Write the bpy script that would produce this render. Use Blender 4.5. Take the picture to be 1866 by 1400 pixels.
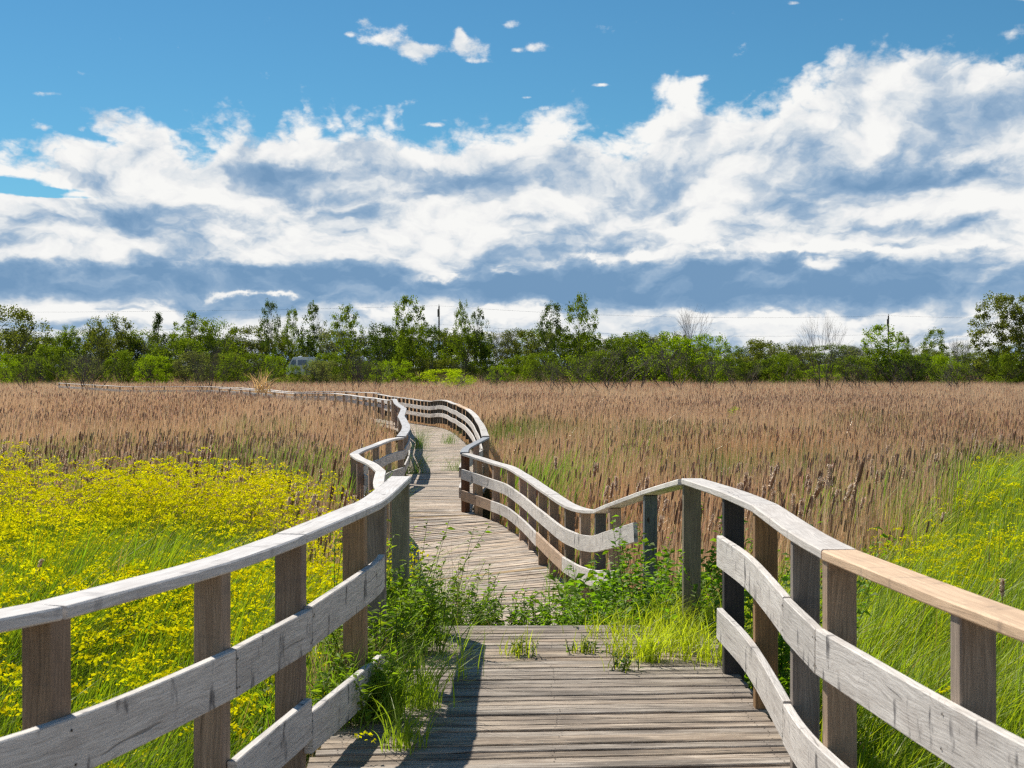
import bpy, math, random
import numpy as np
R = math.radians
random.seed(7); rng = np.random.default_rng(7)
scene = bpy.context.scene
for o in list(bpy.data.objects): bpy.data.objects.remove(o)
COL = scene.collection

# ---------------------------------------------------------------- camera
EYE, F, CX, HY = 1.73, 2592.0, 933.0, 670.0     # eye height over the near deck; focal length in photo pixels; principal column; horizon row
cam = bpy.data.cameras.new("camera"); camo = bpy.data.objects.new("camera", cam); COL.objects.link(camo)
camo.location = (0, 0, EYE); camo.rotation_euler = (R(90), 0, 0)
cam.sensor_width = 36; cam.lens = 50; cam.shift_y = -30.0/1866
cam.clip_start = 0.1; cam.clip_end = 6000
cam.dof.use_dof = True; cam.dof.focus_distance = 16; cam.dof.aperture_fstop = 9
scene.camera = camo
scene.view_settings.view_transform = 'Standard'; scene.view_settings.look = 'None'
scene.view_settings.gamma = 1; scene.view_settings.exposure = 0.35
scene.cycles.max_bounces = 7; scene.cycles.diffuse_bounces = 3; scene.cycles.glossy_bounces = 2
scene.cycles.transmission_bounces = 4; scene.cycles.transparent_max_bounces = 4
scene.cycles.use_denoising = False; scene.cycles.pixel_filter_type = 'BLACKMAN_HARRIS'; scene.cycles.filter_width = 1.3; scene.cycles.sample_clamp_indirect = 4.0

# ---------------------------------------------------------------- node helper
class NB:
    def __init__(s, tree): s.t = tree; s.n = tree.nodes; s.l = tree.links
    def new(s, typ, **kw):
        n = s.n.new(typ)
        for k, v in kw.items(): setattr(n, k, v)
        return n
    def put(s, sock, v):
        if isinstance(v, bpy.types.NodeSocket): s.l.new(v, sock)
        elif v is not None: sock.default_value = v
    def m(s, op, a, b=None, c=None, clamp=False):
        n = s.new('ShaderNodeMath', operation=op); n.use_clamp = clamp
        s.put(n.inputs[0], a)
        if b is not None: s.put(n.inputs[1], b)
        if c is not None: s.put(n.inputs[2], c)
        return n.outputs[0]
    def comb(s, x, y, z=0.0):
        n = s.new('ShaderNodeCombineXYZ')
        s.put(n.inputs[0], x); s.put(n.inputs[1], y); s.put(n.inputs[2], z); return n.outputs[0]
    def noise(s, vec, scale, detail=5, rough=0.55, dist=0.0, lac=2.0):
        n = s.new('ShaderNodeTexNoise'); s.put(n.inputs['Vector'], vec)
        n.inputs['Scale'].default_value = scale; n.inputs['Detail'].default_value = detail
        n.inputs['Roughness'].default_value = rough; n.inputs['Distortion'].default_value = dist
        n.inputs['Lacunarity'].default_value = lac
        return n.outputs[0]
    def ss(s, v, lo, hi, a=0.0, b=1.0):
        n = s.new('ShaderNodeMapRange', interpolation_type='SMOOTHSTEP'); s.put(n.inputs[0], v)
        n.inputs[1].default_value = lo; n.inputs[2].default_value = hi
        n.inputs[3].default_value = a; n.inputs[4].default_value = b
        return n.outputs[0]
    def mix(s, f, a, b, mode='MIX'):
        n = s.new('ShaderNodeMix', data_type='RGBA', blend_type=mode)
        s.put(n.inputs[0], f)
        for i, v in ((6, a), (7, b)):
            if isinstance(v, (tuple, list)): v = (*v[:3], 1)
            s.put(n.inputs[i], v)
        return n.outputs[2]

# ---------------------------------------------------------------- sun + sky
SUN_EL, SUN_AZ = 48.0, -35.5          # azimuth from +Y, negative = towards -X
world = bpy.data.worlds.new("World"); scene.world = world; world.use_nodes = True
world.cycles.sampling_method = 'MANUAL'; world.cycles.sample_map_resolution = 256
SKYT = (0.40, 0.82, 0.98)
wb = NB(world.node_tree); wb.n.clear()
sky = wb.new('ShaderNodeTexSky', sky_type='NISHITA'); sky.sun_disc = False
sky.sun_elevation = R(SUN_EL); sky.sun_rotation = R(SUN_AZ)
sky.altitude = 100; sky.air_density = 1.0; sky.dust_density = 0.0; sky.ozone_density = 1.6
tc = wb.new('ShaderNodeTexCoord'); sep = wb.new('ShaderNodeSeparateXYZ'); wb.l.new(tc.outputs['Generated'], sep.inputs[0])
X, Y, Z = sep.outputs
az = wb.m('ARCTAN2', X, Y)
hl = wb.m('SQRT', wb.m('ADD', wb.m('MULTIPLY', X, X), wb.m('MULTIPLY', Y, Y)))
el = wb.m('DIVIDE', Z, wb.m('MAXIMUM', hl, 0.05))          # tangent of the elevation
def U(px): return math.atan((px-CX)/F)
def V(py): return (HY-py)/F
ramp = wb.new('ShaderNodeFloatCurve')
tops = [(-500,300),(-200,300),(0,290),(120,268),(190,255),(235,236),(300,236),(350,262),(430,240),(520,232),(590,225),(640,205),(700,222),(745,242),(830,232),(900,220),(980,212),(1080,224),(1150,248),(1200,205),(1265,160),(1330,188),(1400,180),(1470,168),(1520,115),(1600,98),(1700,112),(1800,124),(1870,128),(2050,90),(2300,120)]
lo, hi = U(-500), U(2300)
cm = ramp.mapping; c = cm.curves[0]
while len(c.points) > 2: c.points.remove(c.points[1])
pts = [((U(p)-lo)/(hi-lo), V(y)/0.3) for p, y in tops]
c.points[0].location = pts[0]; c.points[1].location = pts[-1]
for p in pts[1:-1]: c.points.new(*p)
cm.update()
wb.l.new(wb.m('DIVIDE', wb.m('SUBTRACT', az, lo), hi-lo, clamp=True), ramp.inputs['Value'])
vtop = wb.m('MULTIPLY', ramp.outputs[0], 0.3)
def blobs(lst, u=az, v=el):
    tot = None
    for px, py, rx, ry, a in lst:
        du = wb.m('MULTIPLY', wb.m('SUBTRACT', u, U(px)), F/rx)
        dv = wb.m('MULTIPLY', wb.m('SUBTRACT', v, V(py)), F/ry)
        d2 = wb.m('ADD', wb.m('MULTIPLY', du, du), wb.m('MULTIPLY', dv, dv))
        e = wb.m('MULTIPLY', wb.m('EXPONENT', wb.m('MULTIPLY', d2, -1.0)), a)
        tot = e if tot is None else wb.m('ADD', tot, e)
    return tot
def n2d(vec, scale, detail, rough=.55):
    n = wb.new('ShaderNodeTexNoise', noise_dimensions='2D'); wb.put(n.inputs['Vector'], vec)
    n.inputs['Scale'].default_value = scale; n.inputs['Detail'].default_value = detail; n.inputs['Roughness'].default_value = rough
    return n
warpn = n2d(wb.comb(wb.m('MULTIPLY', az, 9.0), wb.m('MULTIPLY', el, 16.0)), 1.0, 5, .6)
wsep = wb.new('ShaderNodeSeparateColor'); wb.l.new(warpn.outputs['Color'], wsep.inputs[0])
wu = wb.m('MULTIPLY', wb.m('SUBTRACT', wsep.outputs[0], .5), .060); wv = wb.m('MULTIPLY', wb.m('SUBTRACT', wsep.outputs[1], .5), .050)
def cloud(du, dv):
    """rounded billows plus a soft large-scale field; flatter and finer towards the horizon"""
    u = wb.m('ADD', wb.m('ADD', az, wu), du); v = wb.m('ADD', wb.m('ADD', el, wv), dv)
    q = wb.m('DIVIDE', 1.0, wb.m('ADD', wb.m('MAXIMUM', v, -0.02), 0.16))
    pu = wb.m('MULTIPLY', u, wb.m('ADD', 1.25, wb.m('MULTIPLY', q, 0.24))); pv = wb.m('MULTIPLY', q, -0.27)
    p = wb.comb(pu, pv); tot = None
    for sc, am in ((8.5, 1.0), (19, .50), (43, .24), (97, .10)):
        n = n2d(p, sc, 0); t = wb.m('MULTIPLY', wb.m('ABSOLUTE', wb.m('SUBTRACT', n.outputs[0], .5)), am*2.0)
        tot = t if tot is None else wb.m('ADD', tot, t)
    big = n2d(p, 4.6, 2, .5).outputs[0]; soft = n2d(p, 10.0, 6, .52).outputs[0]
    return tot, big, soft
d0, n0, f0 = cloud(0.0, 0.0)
d1, _, f1 = cloud(-0.0050, 0.0090)
n2 = n2d(wb.comb(wb.m('MULTIPLY', az, 36.0), wb.m('MULTIPLY', el, 52.0)), 1.0, 8, .62).outputs[0]
edge = wb.m('MULTIPLY', wb.m('SUBTRACT', vtop, el), 44.0)
cov = wb.m('ADD', edge, wb.m('MULTIPLY', wb.m('SUBTRACT', d0, 0.42), 1.6))
cov = wb.m('ADD', cov, wb.m('MULTIPLY', wb.m('SUBTRACT', n2, 0.5), 2.2))
cov = wb.m('ADD', cov, wb.ss(wb.m('SUBTRACT', vtop, el), .012, .045, 0.0, 1.6))
cov = wb.m('SUBTRACT', cov, blobs([(-60,352,120,9,5.0),(60,364,110,7,4.0),(150,374,120,5,3.0)]))
small = wb.m('ADD', blobs([(690,74,44,20,1.0),(758,92,40,18,1.05),(660,42,22,12,.6),(637,66,10,6,.6),(772,50,12,5,.5),(865,86,38,19,1.0),(838,62,12,20,.75),(870,112,28,6,.6),(926,46,16,10,.6),(974,86,20,10,.8),(940,92,14,6,.6),(80,195,34,6,.75),(78,254,28,10,.9),(147,253,20,10,.9),(1450,19,13,5,.75),(990,198,18,9,.75),(960,178,16,4,.6),(1095,156,18,4,.6),(1800,-20,110,32,1.5),(1862,22,50,22,.9),(790,228,26,6,.85),(1275,150,20,10,.8),(1395,148,24,9,.6),(1520,120,30,12,.7)]), wb.m('MULTIPLY', wb.m('SUBTRACT', n2, 0.5), 1.9))
alpha_bank = wb.ss(cov, -0.15, 0.95)
alpha_small = wb.ss(small, 0.36, 0.95)
alpha = wb.m('MAXIMUM', alpha_bank, alpha_small)
# blobs follow the warped coordinates so that their outlines are ragged
wau = wb.m('ADD', wb.m('ADD', az, wb.m('MULTIPLY', wu, .55)), wb.m('MULTIPLY', wb.m('SUBTRACT', n2, .5), .03)); wev = wb.m('ADD', wb.m('ADD', el, wb.m('MULTIPLY', wv, .32)), wb.m('MULTIPLY', wb.m('SUBTRACT', n2, .5), .014))
dark = blobs([(580,318,300,15,.48),(440,328,80,14,.3),(250,300,60,24,.5),(900,335,110,22,.6),(1000,300,80,18,.3),(1600,338,200,24,1.1),(1740,330,90,34,.6),(1430,290,90,24,.35),(1810,240,80,34,.45),(1480,375,160,12,.4),(1180,320,110,22,.3),(120,330,80,18,.25),(1500,220,120,26,.2),
  (300,500,620,16,.9),(280,525,640,22,1.2),(1470,500,480,24,1.2),(1480,540,480,24,1.3),(1100,455,150,8,.6),(1000,520,150,40,.9),(950,395,70,12,.8),(540,378,60,14,.4),(690,385,70,18,.5),(200,408,60,18,.4),(360,402,60,18,.4),(1750,425,150,14,.4),(420,562,200,16,.6),(640,545,150,10,.6),(1250,400,120,14,.25),(120,450,60,14,.3),(420,445,90,12,.3)], wau, wev)
lightb = blobs([(860,505,75,14,1.9),(1110,465,70,10,2.0),(1310,456,26,6,1.6),(1430,457,70,5,1.7),(1600,462,260,5,.8),(110,575,60,12,1.0),(270,572,70,14,1.0),(480,541,100,4,1.2),(690,570,50,10,1.0),(900,572,110,16,1.15),(1310,575,90,9,1.3),(1480,585,200,8,.7),(1750,588,200,14,.65),(1600,140,130,30,.25),(640,240,60,20,.2),(1500,485,30,14,.9),(300,610,900,10,.3),(1500,625,500,18,.35)], wau, wev)
calm = wb.ss(el, .030, .095, .38, 1.0)
grad = wb.m('MULTIPLY', wb.m('ADD', wb.m('MULTIPLY', wb.m('SUBTRACT', d0, d1), .34), wb.m('MULTIPLY', wb.m('SUBTRACT', f0, f1), 1.25)), calm)
thick = wb.m('MULTIPLY', wb.m('SUBTRACT', 0.5, n0), wb.m('MULTIPLY', calm, 1.9))
rim = wb.ss(wb.m('SUBTRACT', vtop, el), 0.0, 0.035, 0.22, 0.0)
sh = wb.m('ADD', wb.m('ADD', wb.m('ADD', wb.ss(el, .016, .075, .42, .65), grad), thick), wb.m('MULTIPLY', wb.m('MULTIPLY', wb.m('SUBTRACT', n2, 0.5), calm), 0.45))
dark = wb.m('MULTIPLY', dark, wb.m('ADD', .74, wb.m('MULTIPLY', wb.m('SUBTRACT', .5, n0), .9)))
sh = wb.m('ADD', sh, wb.m('MULTIPLY', wb.m('SUBTRACT', f0, .5), .95))
sh = wb.m('ADD', wb.m('SUBTRACT', wb.m('ADD', sh, rim), dark), wb.m('MULTIPLY', lightb, wb.ss(f0, .36, .60, .30, 1.05)))
sh = wb.m('DIVIDE', wb.m('ADD', sh, .40), 1.40)
rampc = wb.new('ShaderNodeValToRGB'); wb.l.new(sh, rampc.inputs[0])
cr = rampc.color_ramp; cr.interpolation = 'LINEAR'; cr.elements[0].color = (.150,.270,.430,1); cr.elements[1].color = (.80,.80,.785,1); cr.elements[1].position = .99
for ps, cc in ((.20,(.20,.32,.475,1)),(.38,(.285,.395,.53,1)),(.56,(.46,.53,.61,1)),(.70,(.63,.665,.695,1)),(.84,(.745,.75,.75,1))):
    e = cr.elements.new(ps); e.color = cc
skyc = wb.mix(1.0, sky.outputs[0], SKYT, 'MULTIPLY')
bg1 = wb.new('ShaderNodeBackground'); wb.l.new(skyc, bg1.inputs[0]); bg1.inputs[1].default_value = 0.066
bg2 = wb.new('ShaderNodeBackground'); wb.l.new(rampc.outputs[0], bg2.inputs[0]); bg2.inputs[1].default_value = 0.92
mx = wb.new('ShaderNodeMixShader'); wb.l.new(alpha, mx.inputs[0]); wb.l.new(bg1.outputs[0], mx.inputs[1]); wb.l.new(bg2.outputs[0], mx.inputs[2])
wo = wb.new('ShaderNodeOutputWorld'); wb.l.new(mx.outputs[0], wo.inputs[0])
sun = bpy.data.lights.new("sun", 'SUN'); suno = bpy.data.objects.new("sun", sun); COL.objects.link(suno)
sun.energy = 4.6; sun.angle = R(0.5); sun.color = (1.0, 0.945, 0.86)
ce = math.cos(R(SUN_EL))
from mathutils import Vector, Matrix
sd = Vector((math.sin(R(SUN_AZ))*ce, math.cos(R(SUN_AZ))*ce, math.sin(R(SUN_EL))))
suno.rotation_euler = sd.to_track_quat('Z', 'Y').to_euler(); suno.location = sd*50

# ---------------------------------------------------------------- materials
def mat(name):
    m = bpy.data.materials.new(name); m.use_nodes = True; b = NB(m.node_tree); b.n.clear()
    out = b.new('ShaderNodeOutputMaterial'); return m, b, out
def attr(b, name='Col'):
    a = b.new('ShaderNodeAttribute'); a.attribute_name = name; return a.outputs['Color']
def plant_mat(name, trans=0.5, tcol=(1.0,1.0,.55), gloss=0.12, rough=.45):
    m, b, out = mat(name)
    col = attr(b)
    d = b.new('ShaderNodeBsdfDiffuse'); b.l.new(col, d.inputs[0])
    t = b.new('ShaderNodeBsdfTranslucent'); b.l.new(b.mix(1.0, col, tcol, 'MULTIPLY'), t.inputs[0])
    mx = b.new('ShaderNodeMixShader'); mx.inputs[0].default_value = trans
    b.l.new(d.outputs[0], mx.inputs[1]); b.l.new(t.outputs[0], mx.inputs[2])
    g = b.new('ShaderNodeBsdfGlossy'); g.inputs['Roughness'].default_value = rough; g.inputs[0].default_value = (.9,.9,.8,1)
    m2 = b.new('ShaderNodeMixShader'); m2.inputs[0].default_value = gloss
    b.l.new(mx.outputs[0], m2.inputs[1]); b.l.new(g.outputs[0], m2.inputs[2]); b.l.new(m2.outputs[0], out.inputs[0])
    return m
M_grass = plant_mat('grass_blades', .58, (1.9,1.75,.8), .03, .5)
M_leaf = plant_mat('broad_leaves', .5, (1.8,1.9,.6), .03, .6)
M_straw = plant_mat('dry_reed', .45, (1.3,1.12,.9), .06, .3)
M_fluff = plant_mat('reed_seed_fluff', .45, (1.5,1.3,1.1), .0)
M_flower = plant_mat('yellow_flower', .45, (1.15,1.12,.3), .0)
M_tree = plant_mat('tree_leaves', .48, (1.5,1.7,.6), .05, .5)
M_bark = plant_mat('bark', 0.0, (1,1,1), .02, .6)

def plain(name, col, rough=.6, metal=0.0, noise_amt=.15, scale=6.0):
    m, b, out = mat(name)
    p = b.new('ShaderNodeBsdfPrincipled'); tc = b.new('ShaderNodeTexCoord')
    n = b.noise(tc.outputs['Object'], scale, 5, .6)
    lo_ = tuple(c*(1-noise_amt) for c in col); hi_ = tuple(min(1,c*(1+noise_amt)) for c in col)
    b.l.new(b.mix(n, lo_, hi_), p.inputs['Base Color'])
    p.inputs['Roughness'].default_value = rough; p.inputs['Metallic'].default_value = metal
    b.l.new(p.outputs[0], out.inputs[0]); return m

def wood_mat(name, weather=0.5, streak=0.6, stains=0.5, knots=.5, crack=.5, bump=.35, lines=0.5, moss=0.0, dirt=0.0, dk=(.48,.44,.41)):
    """grey weathered softwood; UV: u metres along the grain, v metres across; Col = the board's own tone"""
    m, b, out = mat(name)
    uv = b.new('ShaderNodeUVMap'); s = b.new('ShaderNodeSeparateXYZ'); b.l.new(uv.outputs[0], s.inputs[0]); u, v = s.outputs[0], s.outputs[1]
    wv = b.m('ADD', v, b.m('MULTIPLY', b.m('SUBTRACT', b.noise(b.comb(b.m('MULTIPLY', u, 1.6), b.m('MULTIPLY', v, 5.0)), 1.0, 3, .5), .5), .10))
    grain = b.noise(b.comb(b.m('MULTIPLY', u, 2.2), b.m('MULTIPLY', wv, 110.0)), 1.0, 6, .65)
    fine = b.noise(b.comb(b.m('MULTIPLY', u, 9.0), b.m('MULTIPLY', v, 320.0)), 1.0, 4, .6)
    ringp = b.m('ABSOLUTE', b.m('SINE', b.m('MULTIPLY', b.m('ADD', wv, b.m('MULTIPLY', b.noise(b.comb(b.m('MULTIPLY', u, 3.1), b.m('MULTIPLY', v, 7.0), 4.0), 1.0, 2, .5), .11)), 260.0)))
    ring = b.ss(ringp, .0, .28, 1.0, 0.0)
    patch = b.noise(b.comb(b.m('MULTIPLY', u, 3.2), b.m('MULTIPLY', v, 9.0), 7.7), 1.0, 6, .62)
    stain = b.ss(b.noise(b.comb(b.m('MULTIPLY', u, 13.0), b.m('MULTIPLY', v, 4.5), 2.2), 1.0, 3, .6), .58, .70)
    cr_ = b.ss(b.noise(b.comb(b.m('MULTIPLY', u, 1.4), b.m('MULTIPLY', wv, 60.0), 5.0), 1.0, 2, .5), .30, .335, 1.0, 0.0)
    vo = b.new('ShaderNodeTexVoronoi'); b.put(vo.inputs['Vector'], b.comb(b.m('MULTIPLY', u, 2.1), b.m('MULTIPLY', v, 4.5), 0.0)); vo.inputs['Scale'].default_value = 1.0
    knot = b.ss(vo.outputs['Distance'], .035, .075, 1.0, 0.0)
    col = attr(b)
    light = b.mix(1.0, col, (1.28,1.25,1.22), 'MULTIPLY'); darkc = b.mix(1.0, col, dk, 'MULTIPLY')
    c = b.mix(b.m('MULTIPLY', b.ss(grain, .33, .68), 1.0), darkc, light)
    c = b.mix(streak, col, c)
    c = b.mix(b.m('MULTIPLY', b.ss(patch, .46, .66), weather), c, b.mix(1.0, col, (.55,.50,.47), 'MULTIPLY'))
    c = b.mix(b.m('MULTIPLY', b.ss(fine, .35, .5, 1.0, 0.0), .35*lines), c, (.10,.085,.07))
    c = b.mix(b.m('MULTIPLY', ring, .42*lines), c, b.mix(1.0, col, (.45,.39,.34), 'MULTIPLY'))
    c = b.mix(b.m('MULTIPLY', stain, stains), c, (.085,.08,.085))
    c = b.mix(b.m('MULTIPLY', knot, knots), c, (.05,.035,.025))
    c = b.mix(b.m('MULTIPLY', cr_, crack), c, (.03,.025,.02))
    if dirt > 0:
        oc = b.new('ShaderNodeTexCoord').outputs['Object']
        om = b.new('ShaderNodeMapping'); b.l.new(oc, om.inputs[0]); om.inputs['Scale'].default_value = (1.3, 7.0, 1.0); dn = b.noise(om.outputs[0], 1.0, 8, .7); c = b.mix(b.m('MULTIPLY', b.ss(dn, .46, .60), dirt), c, (.085,.066,.048))
        spk = b.ss(b.noise(oc, 55, 3, .6), .64, .70); c = b.mix(b.m('MULTIPLY', spk, .5), c, (.5,.45,.38))
    if moss > 0:
        c = b.mix(b.m('MULTIPLY', b.ss(b.noise(b.comb(b.m('MULTIPLY', u, 4.0), b.m('MULTIPLY', v, 6.0), 8.0), 1.0, 5, .6), .5, .65), moss), c, (.16,.17,.07))
    p = b.new('ShaderNodeBsdfPrincipled'); b.l.new(c, p.inputs['Base Color']); p.inputs['Roughness'].default_value = .72
    p.inputs['Specular IOR Level'].default_value = .3
    h = b.m('SUBTRACT', b.m('ADD', b.m('MULTIPLY', grain, 1.0), b.m('MULTIPLY', fine, .5)), b.m('MULTIPLY', cr_, 1.6*crack))
    bp = b.new('ShaderNodeBump'); bp.inputs['Strength'].default_value = bump; bp.inputs['Distance'].default_value = .004
    b.l.new(h, bp.inputs['Height']); b.l.new(bp.outputs[0], p.inputs['Normal'])
    b.l.new(p.outputs[0], out.inputs[0]); return m
M_rail = wood_mat('weathered_rail_wood', .35, .40, .30, .6, .5, .4, .5)
M_board = wood_mat('weathered_side_board', .35, .42, .85, .7, .5, .4, 1.25)
M_post = wood_mat('brown_post_wood', .45, .6, .2, 1.0, .4, .4, 1.0)
M_deck = wood_mat('worn_deck_wood', .85, 1.0, .10, .35, .95, .8, .9, 0, .66, (.30,.25,.205))
M_farwood = wood_mat('lichened_far_wood', .7, .5, .5, .4, .3, .4, .4, .35)
M_iron = plain('nail_iron', (.05,.045,.04), .5, .6)

# ---------------------------------------------------------------- mesh helpers
def tag(o, label=None, cat=None, group=None, kind=None):
    if label: o['label'] = label
    if cat: o['category'] = cat
    if group: o['group'] = group
    if kind: o['kind'] = kind
    return o
def np_mesh(name, Vt, quads=None, tris=None, col=None, uv=None, smooth=False):
    me = bpy.data.meshes.new(name)
    Vt = np.asarray(Vt, np.float32).reshape(-1, 3)
    q = np.zeros((0,4), np.int32) if quads is None else np.asarray(quads, np.int32).reshape(-1,4)
    t = np.zeros((0,3), np.int32) if tris is None else np.asarray(tris, np.int32).reshape(-1,3)
    me.vertices.add(len(Vt)); me.vertices.foreach_set('co', Vt.ravel())
    nl = q.size + t.size; me.loops.add(nl); me.loops.foreach_set('vertex_index', np.concatenate([q.ravel(), t.ravel()]))
    npoly = len(q)+len(t); me.polygons.add(npoly)
    ls = np.concatenate([np.arange(len(q))*4, len(q)*4 + np.arange(len(t))*3]).astype(np.int32)
    me.polygons.foreach_set('loop_start', ls)
    me.polygons.foreach_set('use_smooth', np.full(npoly, bool(smooth)))
    me.update(calc_edges=True)
    if col is not None:
        c = np.ones((len(Vt),4), np.float32); c[:,:3] = col
        a = me.color_attributes.new('Col', 'FLOAT_COLOR', 'POINT'); a.data.foreach_set('color', c.ravel())
    if uv is not None:
        ul = me.uv_layers.new(name='UVMap'); idx = np.concatenate([q.ravel(), t.ravel()])
        ul.data.foreach_set('uv', np.asarray(uv, np.float32)[idx].ravel())
    return me
def obj(name, me, m, parent=None, loc=None):
    o = bpy.data.objects.new(name, me); COL.objects.link(o)
    if m is not None:
        if not me.materials: me.materials.append(m)
    if parent is not None: o.parent = parent
    if loc is not None: o.location = loc
    return o
def empty(name, loc=(0,0,0)):
    o = bpy.data.objects.new(name, None); COL.objects.link(o); o.location = loc; o.empty_display_size = .2; return o
class Acc:
    """collects geometry into one mesh"""
    def __init__(s): s.V=[]; s.Q=[]; s.T=[]; s.C=[]; s.UV=[]; s.n=0
    def add(s, V_, Q=None, T=None, C=(.5,.5,.5), UV=None):
        V_ = np.asarray(V_, float).reshape(-1,3); k = len(V_)
        s.V.append(V_)
        if Q is not None and len(Q): s.Q.append(np.asarray(Q, int).reshape(-1,4)+s.n)
        if T is not None and len(T): s.T.append(np.asarray(T, int).reshape(-1,3)+s.n)
        c = np.asarray(C, float); s.C.append(np.tile(c, (k,1)) if c.ndim == 1 else c)
        s.UV.append(np.zeros((k,2)) if UV is None else np.asarray(UV, float)); s.n += k
    def mesh(s, name, smooth=False, uv=True):
        return np_mesh(name, np.concatenate(s.V), np.concatenate(s.Q) if s.Q else None, np.concatenate(s.T) if s.T else None,
                       np.concatenate(s.C), np.concatenate(s.UV) if uv else None, smooth)
def hash2(ix, iy, seed):
    h = (ix.astype(np.int64)*374761393 + iy.astype(np.int64)*668265263 + seed*974711) & 0xffffffff
    h = ((h ^ (h >> 13))*1274126177) & 0xffffffff
    return ((h ^ (h >> 16)) & 0xffff)/65535.0
def vnoise(x, y, seed=0):
    x = np.asarray(x, float); y = np.asarray(y, float); ix = np.floor(x); iy = np.floor(y); fx = x-ix; fy = y-iy
    fx = fx*fx*(3-2*fx); fy = fy*fy*(3-2*fy)
    a = hash2(ix,iy,seed); b = hash2(ix+1,iy,seed); c_ = hash2(ix,iy+1,seed); d = hash2(ix+1,iy+1,seed)
    return a*(1-fx)*(1-fy)+b*fx*(1-fy)+c_*(1-fx)*fy+d*fx*fy
def fnoise(x, y, seed=0): return .55*vnoise(x,y,seed)+.3*vnoise(x*2.1,y*2.1,seed+1)+.15*vnoise(x*4.3,y*4.3,seed+2)

def section_sweep(acc, path, w, h, cham, color, uoff, voff, jitter=0.0, up=(0,0,1)):
    """sweep a chamfered w (sideways) x h (up) section along path (n,3)"""
    P = np.asarray(path, float); n = len(P)
    T = np.gradient(P, axis=0); T /= np.linalg.norm(T, axis=1)[:,None]
    upv = np.array(up, float)
    S = np.cross(T, upv); S /= np.linalg.norm(S, axis=1)[:,None]
    N = np.cross(S, T)
    a, b, c_ = w/2, h/2, cham
    sec = [(-a+c_,b),(a-c_,b),(a,b-c_),(a,-b+c_),(a-c_,-b),(-a+c_,-b),(-a,-b+c_),(-a,b-c_)]
    per = [0.0]
    for i in range(8): p0 = sec[i]; p1 = sec[(i+1)%8]; per.append(per[-1]+math.dist(p0,p1))
    arc = np.concatenate([[0], np.cumsum(np.linalg.norm(np.diff(P, axis=0), axis=1))])
    V_=[]; UV=[]
    for i in range(n):
        for k in range(9):
            sx, sz = sec[k%8]; j = 0
            V_.append(P[i]+S[i]*sx+N[i]*sz); UV.append((arc[i]+uoff, per[k]+voff))
    Q=[]
    for i in range(n-1):
        for k in range(8):
            a0=i*9+k; Q.append((a0, a0+1, a0+10, a0+9))
    base = n*9; T_=[]
    for e_, i in ((0,0),(1,n-1)):
        o0 = len(V_)
        for k in range(8): V_.append(P[i]+S[i]*sec[k][0]+N[i]*sec[k][1]); UV.append((sec[k][0]*.3+uoff, sec[k][1]+voff))
        for k in range(1,7): T_.append((o0,o0+k,o0+k+1) if e_ else (o0,o0+k+1,o0+k))
    V_ = np.array(V_)
    acc.add(V_, Q, T_, color, UV)
def catmull(P, per=5):
    P = np.asarray(P, float); out=[]
    for i in range(len(P)-1):
        p0 = P[max(i-1,0)]; p1=P[i]; p2=P[i+1]; p3=P[min(i+2,len(P)-1)]
        for t in np.linspace(0,1,per,endpoint=False):
            out.append(.5*((2*p1)+(-p0+p2)*t+(2*p0-5*p1+4*p2-p3)*t*t+(-p0+3*p1-3*p2+p3)*t**3))
    out.append(P[-1]); return np.array(out)
def at(px, py, D): return ((px-CX)/F*D, D, EYE-(py-HY)/F*D)

# ---------------------------------------------------------------- ground
def ground_z(x, y):
    x = np.asarray(x, float); y = np.asarray(y, float)
    t = np.clip((y-11)/7, 0, 1); t = t*t*(3-2*t)
    z = -1.05*(1-t) - 1.62*t
    z = z + .38*np.clip((x-3.5)/5,0,1)*np.clip((34-y)/12,0,1)
    z = z + 2.2*np.clip((y-178)/25,0,1)
    return z + (fnoise(x*.35, y*.35, 3)-.5)*.16
gx = np.concatenate([[-3000,-1200,-500,-250], np.linspace(-120,120,161), [250,500,1200,3000]])
gy = np.concatenate([[-400,-60], np.linspace(-10,60,71), np.linspace(62,240,90), [300,500,1000,2500,5000]])
GX, GY = np.meshgrid(gx, gy); GZ = ground_z(GX, GY)
nx, ny = len(gx), len(gy); I = np.arange(nx*ny).reshape(ny, nx)
gq = np.stack([I[:-1,:-1], I[:-1,1:], I[1:,1:], I[1:,:-1]], -1).reshape(-1,4)
M_ground, gb, go_ = mat('marsh_soil')
gt = gb.new('ShaderNodeTexCoord'); gn = gb.noise(gt.outputs['Object'], 1.2, 8, .65)
gp = gb.new('ShaderNodeBsdfDiffuse'); gb.l.new(gb.mix(gn, (.05,.045,.02), (.12,.11,.045)), gp.inputs[0]); gb.l.new(gp.outputs[0], go_.inputs[0])
ground = obj('ground', np_mesh('ground', np.stack([GX,GY,GZ],-1).reshape(-1,3), gq, smooth=True), M_ground); tag(ground, kind='structure')

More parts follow.
